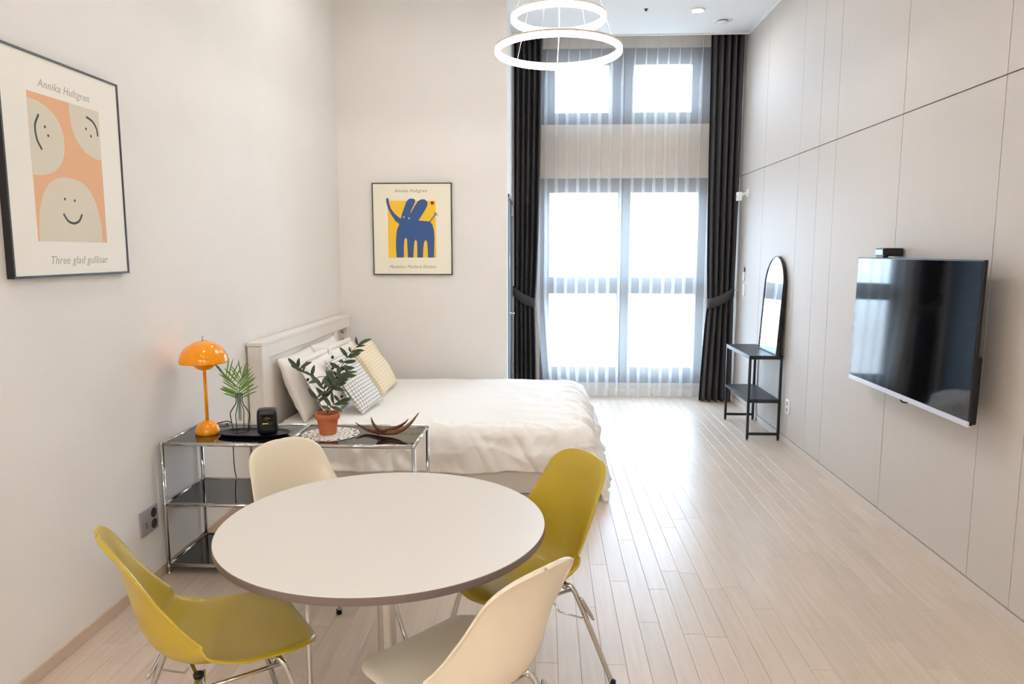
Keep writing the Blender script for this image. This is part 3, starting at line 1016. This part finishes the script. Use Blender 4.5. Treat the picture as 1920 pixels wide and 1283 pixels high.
for bi, br in enumerate(branches):
    pts = catmull(br, 18)
    B().tube(pts, [.0028 * (1 - .6 * i / 18) for i in range(19)], 6).build('branch', 'olive_stem', pp, True)
    if bi == 0: steps = (14, 17)
    elif bi in (4, 5): steps = (8, 12, 16, 18)
    else: steps = (3, 5, 7, 9, 11, 13, 15, 17, 18)
    for ii in steps:
        tg = (pts[min(18, ii + 1)] - pts[ii - 1]).normalized()
        for s in (-1, 1):
            if rng.random() < .12: continue
            d = Vector((s * rng.uniform(.5, 1.0), rng.uniform(-.7, .5), rng.uniform(-.5, .7))) + tg * .6
            put_leaf(lf, 'olive_leaf', pp, pts[ii], d, (rng.uniform(-.5, .5), -1, .5), rng.uniform(.75, 1.2), rng.uniform(-.6, .6))
for p in ((-.085, -.03, .285), (.052, -.02, .315), (.10, -.045, .345), (.035, .0, .395), (.085, -.03, .20), (.045, -.035, .345)):
    B().lathe([(0, -.009), (.006, -.006), (.0075, 0), (.006, .006), (0, .009)], p, 12).build('olive_fruit', 'olive', pp, True)

hn = thing('horn_sculpture', (-0.800, 3.535, ZT + .003), 'dark brown carved wooden pieces with curved pointed ends', 'decoration')
def horn(pts, rmax):
    c = catmull(pts, 40)
    rad = [max(.0008, rmax * math.sin(PI * min(1, (i / 40) * .96 + .02)) ** .75) for i in range(41)]
    return B().tube(c, rad, 12, flat=.55)
horn([(-.185, .09, .040), (-.12, .055, .014), (-.03, .0, .012), (.06, -.02, .022), (.12, -.01, .060), (.165, .01, .115)], .0125).build('long_horn', 'horn', hn, True)
horn([(-.072, -.03, .098), (-.055, -.03, .055), (-.02, -.02, .026), (.035, .01, .030), (.080, .03, .050), (.105, .04, .075)], .0125).build('short_horn', 'horn', hn, True)

# ------------------------------------------------------------------ bed
bd = thing('bed_frame', (XL + .012, 4.42, 0), 'white painted bed with a panelled headboard against the wall', 'bed')
def bdp(lo, hi, nm, m='white_paint', bev=.004):
    a, b_ = (XL + .012, 4.42, 0), 0
    return B().box([p - q for p, q in zip(lo, a)], [p - q for p, q in zip(hi, a)], bev).build(nm, m, bd)
H0, H1 = XL + .012, -1.782
HY0, HY1 = 4.42, 6.47
bdp((H0, HY0, 0), (H1 - .018, HY0 + .022, .998), 'end_panel')
bdp((H0, HY1 - .022, 0), (H1 - .018, HY1, .998), 'end_panel')
bdp((H0 - .004, HY0 - .006, 1.0), (H1 + .004, HY1 + .004, 1.022), 'top_board')
bdp((H0, HY0 + .022, .25), (H0 + .012, HY1 - .022, .998), 'back_panel')
bdp((H1 - .018, HY0, 0), (H1, HY0 + .115, .999), 'stile')
bdp((H1 - .018, 5.98, .2), (H1, 6.07, .9145), 'stile')
bdp((H1 - .018, HY0 + .115, .915), (H1, HY1, .999), 'top_rail')
bdp((H1 - .030, HY0 + .115, .25), (H1 - .016, 5.98, .916), 'front_panel')
bdp((H0 + .012, 6.03, .25), (H1 - .018, 6.048, .998), 'niche_divider')
bdp((H1 - .018, 6.0705, .2), (H1, HY1, .62), 'niche_front')
for z in (.86, .80):
    B().lathe([(.006, 0), (.006, .01), (.010, .012), (0, .016)], (H1 - .06 - bd.location.x, HY1 - .022 - 4.42 - .016, z), 10, 'Y').build('screw_cap', 'steel', bd, True)
MX0, MX1, MY0, MY1 = -1.775, 0.215, 4.62, 6.28
bdp((MX0, MY0 - .012, .004), (MX1 + .015, MY0 + .010, .150), 'side_rail', 'white_paint')
bdp((MX0, MY1 - .010, .004), (MX1 + .015, MY1 + .012, .150), 'side_rail', 'white_paint')
bdp((MX1 - .005, MY0, .004), (MX1 + .017, MY1, .150), 'foot_rail', 'white_paint')
bdp((MX0, MY0 + .012, .09), (MX1 - .01, MY1 - .012, .148), 'slat_base', 'bedbox')
for lx in (MX0 + .05, MX1 - .10):
    for ly in (MY0 + .03, MY1 - .09):
        bdp((lx, ly, 0), (lx + .06, ly + .06, .10), 'leg')

mt = B().box((MX0 + .004, MY0, .150), (MX1, MY1, .415), .03).build('mattress', 'mattress', None, True)
tag(mt, 'thick pale mattress lying on the white bed under the duvet', 'mattress')

# duvet: one sheet laid over the mattress, hanging at the near side, the far side and the foot
DX0 = -1.752; DXF = MX1 + .01; DYN = MY0 - .005; DYF = MY1 + .005
TOPZ = .452
HN, HF, HFOOT = .33, .20, .40
NX, NY = 260, 220
def duvet(i, j):
    s = DX0 + (DXF + HFOOT - DX0) * i / NX
    t = DYN - HN + (DYF + HF - (DYN - HN)) * j / NY
    cx_, cy2 = min(s, DXF), min(max(t, DYN), DYF)
    dx_, dy_ = s - cx_, t - cy2
    d = math.hypot(dx_, dy_)
    z = TOPZ
    ex = min(DXF - cx_, .6); ey = min(cy2 - DYN, .6)
    soft = noise.noise(Vector((s * 2.1, t * 2.1, 1.0))) * .010 + noise.noise(Vector((s * 6, t * 6, 4.0))) * .004
    # gathered creases close to the hanging edges
    edge = math.exp(-min(cy2 - DYN, DXF - cx_) / .10)
    rid = abs(noise.noise(Vector((s * 7.5, t * 5.0, 8.0)))) * 2 - .5
    rid2 = abs(noise.noise(Vector((s * 14 + 3, t * 11, 2.0)))) * 2 - .5
    def crease(a, b_, c): return max(0, 1 - abs(noise.noise(Vector((a, b_, c)))) * 3.2) ** 2
    cr1 = crease(s * 3.2 + t * 2.0, t * 3.4, 11.0); cr2 = crease(s * 6 - t * 4, t * 5.5, 15.0)
    r_ = .075
    px, py = cx_, cy2
    if d > 1e-6:
        ux, uy = dx_ / d, dy_ / d
        if d < r_ * PI / 2:
            a = d / r_; hz, dp = r_ * math.sin(a), r_ * (1 - math.cos(a))
        else:
            hz, dp = r_, r_ + d - r_ * PI / 2
        par = s * 1.0 if abs(uy) > abs(ux) else t * 1.0
        fold = noise.noise(Vector((s * 5.2, t * 5.2, 0.5))) * .045 + noise.noise(Vector((s * 11, t * 11, 3.5))) * .020
        fold += .016 * cr1 + .005 * cr2 + .018 * (abs(noise.noise(Vector((s * 8 + t * 4, t * 3, 6.5)))) * 2 - .5)
        hz += dp * (.16 + .22 * max(0, ux)) + fold * min(1, .3 + dp / .16)
        hz -= .05 * max(0, dp - .20)
        hz = max(hz, .006)
        px += ux * hz; py += uy * hz
        z -= dp * (1 + .08 * noise.noise(Vector((s * 3, t * 3, 9))))
    z += soft + edge * (rid * .010 + rid2 * .005 + cr1 * .014 + cr2 * .005) * (1 if d < .15 else .4) + .012 * min(1, (ex + ey))
    z = max(z, .012 + .004 * (1 + noise.noise(Vector((s * 9, t * 9, 0)))))
    return (px, py, z)
dv = [duvet(i, j) for i in range(NX + 1) for j in range(NY + 1)]
df = [(i * (NY + 1) + j, (i + 1) * (NY + 1) + j, (i + 1) * (NY + 1) + j + 1, i * (NY + 1) + j + 1) for i in range(NX) for j in range(NY)]
o = B().add(dv, df).build('duvet', 'linen', None, True)
so = o.modifiers.new('thickness', 'SOLIDIFY'); so.thickness = .018; so.offset = -1
tag(o, 'rumpled white duvet spread over the bed and hanging at its foot', 'duvet')

def pillow_mesh(name, w, h, t, seed, m, n=34):
    def surf(sign):
        def fn(u, v):
            a, b_ = 2 * u - 1, 2 * v - 1
            k1 = (1 - abs(a) ** 2.6); k2 = (1 - abs(b_) ** 2.6)
            th = t / 2 * (max(0, k1) ** .55) * (max(0, k2) ** .55)
            pin = 1 - .055 * (1 - abs(b_) ** 2) ; pin2 = 1 - .055 * (1 - abs(a) ** 2)
            nz = noise.noise(Vector((a * 1.7 + seed, b_ * 1.7, sign))) * .012 + noise.noise(Vector((a * 5 + seed, b_ * 5, sign * 2))) * .005
            return (a * w / 2 * pin, b_ * h / 2 * pin2, sign * (th + nz * min(1, th / (t * .2))))
        return fn
    b = B().grid(surf(1), n, n).grid(surf(-1), n, n)
    me = b.mesh(name)
    bm = bmesh.new(); bm.from_mesh(me)
    bmesh.ops.remove_doubles(bm, verts=bm.verts, dist=.0004)
    bmesh.ops.recalc_face_normals(bm, faces=bm.faces)
    bm.to_mesh(me); bm.free()
    return me
def pillow(name, label, cat, w, h, t, m, c, lean, yaw, roll=0, group=None, seed=0, flange=0):
    """w along the bed head, h up; leans back towards the head board by lean degrees from upright"""
    me = pillow_mesh(name, w, h, t, seed, m)
    o = link(name, me, m, None, True)
    # local x -> world y, local y -> up, local z -> world +x
    base = Matrix(((0, 0, 1), (1, 0, 0), (0, 1, 0))).to_4x4()
    rot = Matrix.Rotation(R(yaw), 4, 'Z') @ Matrix.Rotation(-R(lean), 4, 'Y') @ Matrix.Rotation(R(roll), 4, 'X')
    o.matrix_world = Matrix.Translation(c) @ rot @ base
    if flange:
        fr = B()
        outer = [(a, b_) for a, b_ in stadium(w / 2 + flange, h / 2 + flange, 9, 72)]
        inn = [(a, b_) for a, b_ in stadium(w / 2 * .955, h / 2 * .955, 9, 72)]
        n = 72
        v = [(a, b_, .002) for a, b_ in inn] + [(a, b_, .008 * math.sin(i * .7)) for i, (a, b_) in enumerate(outer)]
        f = [(i, (i + 1) % n, n + (i + 1) % n, n + i) for i in range(n)]
        q = fr.add(v, f).build('flange', m, o, True)
        so = q.modifiers.new('thickness', 'SOLIDIFY'); so.thickness = .004
    tag(o, label, cat, group)
    return o
ZB = .452
pillow('pillow', 'plump white pillow against the headboard stile', 'pillow', .68, .47, .145, 'linen', (-1.680, 4.95, ZB + .222), 22, 0, 0, 'white pillows at the bed head', 1)
pillow('pillow', 'white pillow against the headboard, beside the niche stile', 'pillow', .60, .47, .145, 'linen', (-1.680, 5.57, ZB + .226), 20, 0, 0, 'white pillows at the bed head', 5)
pillow('pillow', 'white flanged pillow leaning on the stile side pillow', 'pillow', .60, .42, .13, 'linen', (-1.535, 4.965, ZB + .212), 27, 0, 0, 'white pillows at the bed head', 9, .03)
pillow('pillow', 'white flanged pillow leaning between the two grid cushions and the headboard', 'pillow', .60, .42, .13, 'linen', (-1.535, 5.595, ZB + .215), 25, 0, 0, 'white pillows at the bed head', 14, .03)
pillow('cushion', 'white square cushion with thin dark grid lines', 'cushion', .43, .46, .12, 'grid_white', (-1.370, 5.055, ZB + .212), 36, -8, 3, None, 21)
pillow('cushion', 'cream square cushion with faint yellow grid lines', 'cushion', .50, .46, .13, 'grid_cream', (-1.375, 5.72, ZB + .218), 32, -3, 3, None, 27)

# ------------------------------------------------------------------ framed prints
def print_frame(name, label, w, h, paper):
    """local x right, y up, z out of the wall; origin at the middle of the back"""
    root = thing(name, (0, 0, 0), label, 'framed print')
    fw, dp = .0085, .028
    for lo, hi in (((-w / 2, -h / 2, 0), (-w / 2 + fw, h / 2, dp)), ((w / 2 - fw, -h / 2, 0), (w / 2, h / 2, dp)),
                   ((-w / 2 + fw, h / 2 - fw, 0), (w / 2 - fw, h / 2, dp)), ((-w / 2 + fw, -h / 2, 0), (w / 2 - fw, -h / 2 + fw, dp))):
        B().box(lo, hi, .001).build('frame_bar', 'frame_black', root)
    B().box((-w / 2 + fw, -h / 2 + fw, .004), (w / 2 - fw, h / 2 - fw, dp - .004)).build('paper', paper, root)
    return root, dp - .004
def ink(root, z0, poly, name, m, lift=1):
    return B().prism(poly, lambda a, b_, d: (a, b_, d), z0, z0 + .0003 * lift).build(name, m, root)
def stroke(pts, w):
    pts = catmull([(a, b_, 0) for a, b_ in pts], 24)
    l, r_ = [], []
    for i, p in enumerate(pts):
        t = (pts[min(24, i + 1)] - pts[max(0, i - 1)]).normalized()
        n = Vector((-t.y, t.x, 0)) * w / 2
        l.append((p.x + n.x, p.y + n.y)); r_.append((p.x - n.x, p.y - n.y))
    return l + r_[::-1]
def disc(cx_, cy2, rx, ry=None, n=24):
    ry = ry or rx
    return [(cx_ + rx * math.cos(2 * PI * i / n), cy2 + ry * math.sin(2 * PI * i / n)) for i in range(n)]
def clip_rect(poly, x0, x1, y0, y1):
    def cl(P, inside, inter):
        out = []
        for i in range(len(P)):
            a, b_ = P[i - 1], P[i]
            if inside(b_):
                if not inside(a): out.append(inter(a, b_))
                out.append(b_)
            elif inside(a): out.append(inter(a, b_))
        return out
    def ix(xv): return lambda a, b_: (xv, a[1] + (b_[1] - a[1]) * (xv - a[0]) / (b_[0] - a[0]))
    def iy(yv): return lambda a, b_: (a[0] + (b_[0] - a[0]) * (yv - a[1]) / (b_[1] - a[1]), yv)
    P = cl(poly, lambda p: p[0] >= x0, ix(x0)); P = cl(P, lambda p: p[0] <= x1, ix(x1))
    P = cl(P, lambda p: p[1] >= y0, iy(y0)); P = cl(P, lambda p: p[1] <= y1, iy(y1))
    return P

# three pale faces on peach, on the left wall
PYa, PYb, PZa, PZb = 2.452, 3.158, 1.500, 2.314
w, h = PYb - PYa, PZb - PZa
pr, pz = print_frame('framed_print', 'large framed print of three pale smiling shapes on peach', w, h, 'paper')
pr.matrix_world = Matrix.Translation((XL + .001, (PYa + PYb) / 2, (PZa + PZb) / 2)) @ Matrix(((0, 0, 1), (1, 0, 0), (0, 1, 0))).to_4x4()
ax0, ax1 = 2.592 - (PYa + PYb) / 2, 3.012 - (PYa + PYb) / 2
ay0, ay1 = 1.634 - (PZa + PZb) / 2, 2.173 - (PZa + PZb) / 2
def pa(a, b_): return (ax0 + (ax1 - ax0) * a, ay1 + (ay0 - ay1) * b_)
ink(pr, pz, [pa(0, 0), pa(1, 0), pa(1, 1), pa(0, 1)], 'printed_field', 'peach', 1)
def blob(cx_, cy2, rx, ry, n_=2.3):
    pts = []
    for i in range(48):
        a = 2 * PI * i / 48
        c, s = math.cos(a), math.sin(a)
        pts.append(pa(cx_ + rx * math.copysign(abs(c) ** (2 / n_), c), cy2 + ry * math.copysign(abs(s) ** (2 / n_), s)))
    return clip_rect(pts, ax0, ax1, ay0, ay1)
ink(pr, pz, blob(-.02, .30, .47, .255), 'printed_shape', 'blob', 2)
ink(pr, pz, blob(1.02, .05, .47, .32), 'printed_shape', 'blob', 2)
ink(pr, pz, blob(.475, 1.02, .455, .48, 2.5), 'printed_shape', 'blob', 2)
for st in ([(.13, .14), (.075, .22), (.085, .31), (.14, .375)], [(.80, .065), (.89, .085), (.95, .13), (.965, .19)], [(.36, .80), (.42, .85), (.50, .865), (.58, .845), (.63, .795)]):
    ink(pr, pz, stroke([pa(*q) for q in st], .0095), 'printed_smile', 'ink', 3)
for q in ((.20, .215), (.235, .27), (.785, .155), (.855, .20), (.395, .695), (.535, .70)):
    ink(pr, pz, disc(*pa(*q), .0055), 'printed_eye', 'ink', 3)
text_part('Annika Hultgren', .042, 'lettering', 'text', pr, (0.0, .305, pz + .0004), (0, 0, 0))
text_part('Three glad gullisar', .044, 'lettering', 'text', pr, (0.02, -.345, pz + .0004), (0, 0, 0))

# blue elephant on yellow, on the wall beyond the bed
w, h = .726, .828
er, ez = print_frame('framed_print', 'framed print of a blue elephant on yellow', w, h, 'paper_y')
er.matrix_world = Matrix.Translation((-1.212, YP - .001, 1.793)) @ Matrix(((1, 0, 0), (0, 0, -1), (0, 1, 0))).to_4x4()
def ep(a, b_): return ((a - 603) / 970 * w, (632 - b_) / 1105 * h)
ink(er, ez, [ep(307, 293), ep(892, 293), ep(892, 975), ep(307, 975)], 'printed_field', 'yellow_ink', 1)
eleph = [(290, 262), (320, 262), (325, 320), (345, 385), (385, 440), (430, 480), (465, 505), (480, 450), (510, 370), (535, 305), (565, 272), (605, 265), (640, 275), (645, 300), (625, 345), (582, 432), (588, 437),
         (640, 350), (680, 295), (720, 275), (765, 277), (795, 310), (790, 355), (760, 410), (710, 485), (680, 528), (740, 533), (820, 540), (850, 575), (868, 650), (873, 740), (868, 870), (865, 974), (790, 974),
         (787, 860), (783, 790), (765, 760), (745, 790), (735, 860), (728, 974), (660, 974), (660, 860), (658, 785), (643, 757), (628, 785), (618, 860), (610, 974), (545, 974), (540, 860), (537, 760),
         (520, 733), (503, 765), (495, 860), (494, 974), (405, 974), (398, 850), (402, 740), (415, 640), (445, 570), (400, 535), (350, 460), (310, 380), (292, 310)]
ink(er, ez, [ep(*q) for q in eleph], 'printed_elephant', 'blue_ink', 2)
ink(er, ez, stroke([ep(815, 552), ep(845, 510), ep(872, 476), ep(890, 458)], .0095), 'printed_tail', 'blue_ink', 3)
for e in ((868, 430), (886, 425), (905, 430), (918, 450), (922, 472)):
    ink(er, ez, stroke([ep(886, 462), ep((886 + e[0]) / 2, (462 + e[1]) / 2 - 3), ep(*e)], .004), 'printed_tuft', 'blue_ink', 3)
for q in ((503, 487), (567, 501)):
    ink(er, ez, disc(*ep(*q), .0068), 'printed_eye', 'paper_y', 3)
ink(er, ez, disc(*ep(852, 320), .0165), 'printed_dot', 'red_ink', 3)
text_part('Annika Hultgren', .041, 'lettering', 'text_dark', er, (*ep(590, 175), ez + .0004), (0, 0, 0))
text_part('Madelen Mollard Elefant', .040, 'lettering', 'text_dark', er, (*ep(600, 1087), ez + .0004), (0, 0, 0))

# ------------------------------------------------------------------ television
tvY0, tvY1, tvZ0, tvZ1 = 3.195, 4.452, .828, 1.560
tv = thing('television', (1.868, (tvY0 + tvY1) / 2, tvZ0), 'flat black television with a silver bottom edge on the panelled wall', 'television')
hw, hh = (tvY1 - tvY0) / 2, tvZ1 - tvZ0
# local: -x faces the room
B().box((0, -hw, 0), (.016, hw, hh), .003).build('housing', 'black', tv)
B().box((-.0012, -hw + .007, .024), (.002, hw - .007, hh - .007)).build('screen', 'screen', tv)
B().box((-.004, -hw, -.004), (.012, hw, .022), .002).build('bottom_bezel', 'tv_silver', tv)
B().box((.015, -hw * .96, .0), (.050, hw * .96, hh * .42), .012).build('back_box', 'black', tv)
B().box((.045, -.20, .10), (.128, .20, .40), .004).build('wall_mount', 'black_metal', tv)
B().tube(catmull([(.03, .05, .02), (.025, .03, -.018), (.03, .0, -.024), (.04, -.03, -.01), (.05, -.04, .05)], 20), .004, 8).build('cable', 'rubber', tv, True)
tv.rotation_euler = (0, R(1.0), 0)
wc = thing('camera_box', (1.872, 4.19, tvZ1 + .002), 'small black sensor camera perched on top of the television', 'camera')
o = B().box((-.002, -.055, .006), (.105, .055, .052), .010).build('body', 'black', wc)
B().box((-.0045, -.047, .013), (.001, .047, .045), .002).build('lens_window', 'lens', wc)
B().box((.0, -.04, -.002), (.03, .04, .008), .002).build('clip', 'black', wc)
B().box((.012, -.03, -.06), (.05, .03, -.001), .002).build('clip_arm', 'black', wc)
wc.location.x += .014

# ------------------------------------------------------------------ console with arched mirror
CX0, CX1, CY0, CY1, CZ = 1.708, 1.986, 6.045, 6.815, .728
cs = thing('console_table', (CX0, CY0, 0), 'narrow black metal console table with a lower shelf', 'console table')
dX, dY = CX1 - CX0, CY1 - CY0
q_ = .021
for xx in (0, dX - q_):
    for yy in (0, dY - q_):
        o = B().box((xx, yy, .012), (xx + q_, yy + q_, CZ - .012), .0015).build('leg', 'black_metal', cs)
        B().lathe([(0, 0), (.010, 0), (.010, .004), (.005, .006), (.005, .014), (0, .014)], (xx + q_ / 2, yy + q_ / 2, 0), 12).build('foot', 'rubber', o)
for yy in (0, dY - q_):
    B().box((q_, yy, .045), (dX - q_, yy + q_, .045 + q_), .0015).build('stretcher', 'black_metal', cs)
for z in (.345, CZ - .012):
    for yy in (0, dY - q_):
        B().box((q_ * .5, yy, z - q_), (dX - q_ * .5, yy + q_, z), .0015).build('cross_bar', 'black_metal', cs)
    for xx in (0, dX - q_):
        B().box((xx, q_ * .5, z - q_), (xx + q_, dY - q_ * .5, z), .0015).build('long_bar', 'black_metal', cs)
B().box((.0, .0, CZ - .012), (dX, dY, CZ), .002).build('top', 'black_metal', cs)
B().box((q_, q_, .335), (dX - q_, dY - q_, .349), .001).build('lower_shelf', 'black_metal', cs)

mr = thing('arched_mirror', (1.925, 6.30, CZ + .0005), 'arched mirror with thin black frame leaning on the wall above the console', 'mirror')
mw, mh = .255, .825
def arch(o_):
    pts = [(-mw + o_, o_), (mw - o_, o_)]
    for i in range(41):
        a = PI * i / 40
        pts.append(((mw - o_) * math.cos(a), mh - mw + (mw - o_) * math.sin(a)))
    return pts
fo, fi = arch(0), arch(.011)
n = len(fo)
v = []; f = []
for (dep) in (0, .026):
    v += [(dep, a, b_) for a, b_ in fo]; v += [(dep, a, b_) for a, b_ in fi]
for i in range(n):
    j = (i + 1) % n
    f += [(i, j, n + j, n + i), (2 * n + i, 2 * n + j, 3 * n + j, 3 * n + i), (i, j, 2 * n + j, 2 * n + i), (n + i, n + j, 3 * n + j, 3 * n + i)]
B().add(v, f).build('frame', 'black_metal', mr)
B().prism(arch(.009), lambda a, b_, d: (d, a, b_), .006, .020).build('glass', 'mirror', mr)
mr.rotation_euler = (0, R(3.2), 0)

# ------------------------------------------------------------------ small wall fittings
ol = thing('wall_outlet', (XL, 3.222, .320), 'silver double outlet plate on the white wall near the shelf', 'outlet')
B().box((0, -.074, -.060), (.009, .074, .060), .003).build('plate', 'plate', ol)
for z in (.027, -.027):
    sk_ = B().lathe([(.0235, .006), (.0235, .0105), (.0200, .0105), (.0195, .0092), (0, .0092)], (0, .036, z), 24, 'X').build('socket', 'black', ol)
B().lathe([(.005, .006), (.005, .013), (0, .013)], (0, -.030, -.024), 12, 'X').build('jack', 'steel', ol)
B().lathe([(.005, .006), (.005, .013), (0, .013)], (0, -.030, -.006), 12, 'X').build('jack', 'steel', ol)
orr = thing('wall_outlet', (XR, 5.905, .326), 'white outlet plate low on the panelled wall by the console', 'outlet')
B().box((-.010, -.042, -.058), (0, .042, .058), .003).build('plate', 'white', orr)
for z in (.026, -.026):
    B().lathe([(.019, -.0125), (.019, -.009), (.016, -.009), (.0155, -.0105), (0, -.0105)], (0, 0, z), 22, 'X').build('socket', 'plate', orr)
rc = thing('remote_control', (XR, 7.36, 1.357), 'slim grey remote control in a holder on the panelled wall', 'remote control')
B().box((-.016, -.022, -.055), (0, .022, .03), .003).build('holder', 'white', rc)
B().box((-.013, -.018, -.045), (-.003, .018, .075), .003).build('handset', 'vent_dark', rc)
for q in range(4):
    B().box((-.0145, -.010, .035 + q * .009), (-.0128, .010, .040 + q * .009)).build('button', 'white', rc)
ls = thing('light_switch', (XR, 7.36, 1.208), 'white rocker light switch on the panelled wall near the curtain', 'switch')
B().box((-.009, -.036, -.058), (0, .036, .058), .003).build('plate', 'white', ls)
B().box((-.013, -.026, -.045), (-.008, .026, .0), .002).build('rocker', 'white', ls)
B().box((-.013, -.026, .002), (-.008, .026, .045), .002).build('rocker', 'white', ls)
sn = thing('wall_sensor', (XR, 7.34, 2.15), 'white swivel sensor on a short arm high on the panelled wall', 'sensor')
B().lathe([(.042, 0), (.042, -.010), (.030, -.020), (.016, -.026), (0, -.026)], (0, 0, 0.015), 28, 'X').build('wall_base', 'white', sn, True)
B().tube([(-.02, 0, .012), (-.055, -.005, .004), (-.075, -.01, -.01)], [.013, .012, .016], 14).build('arm', 'white', sn, True)
o = B().box((-.118, -.036, -.062), (-.068, .022, .024), .014).build('head', 'white', sn)
o.rotation_euler = (0, 0, 0)
B().box((-.1205, -.026, -.048), (-.117, .012, -.006), .002).build('sensor_window', 'plate', sn)
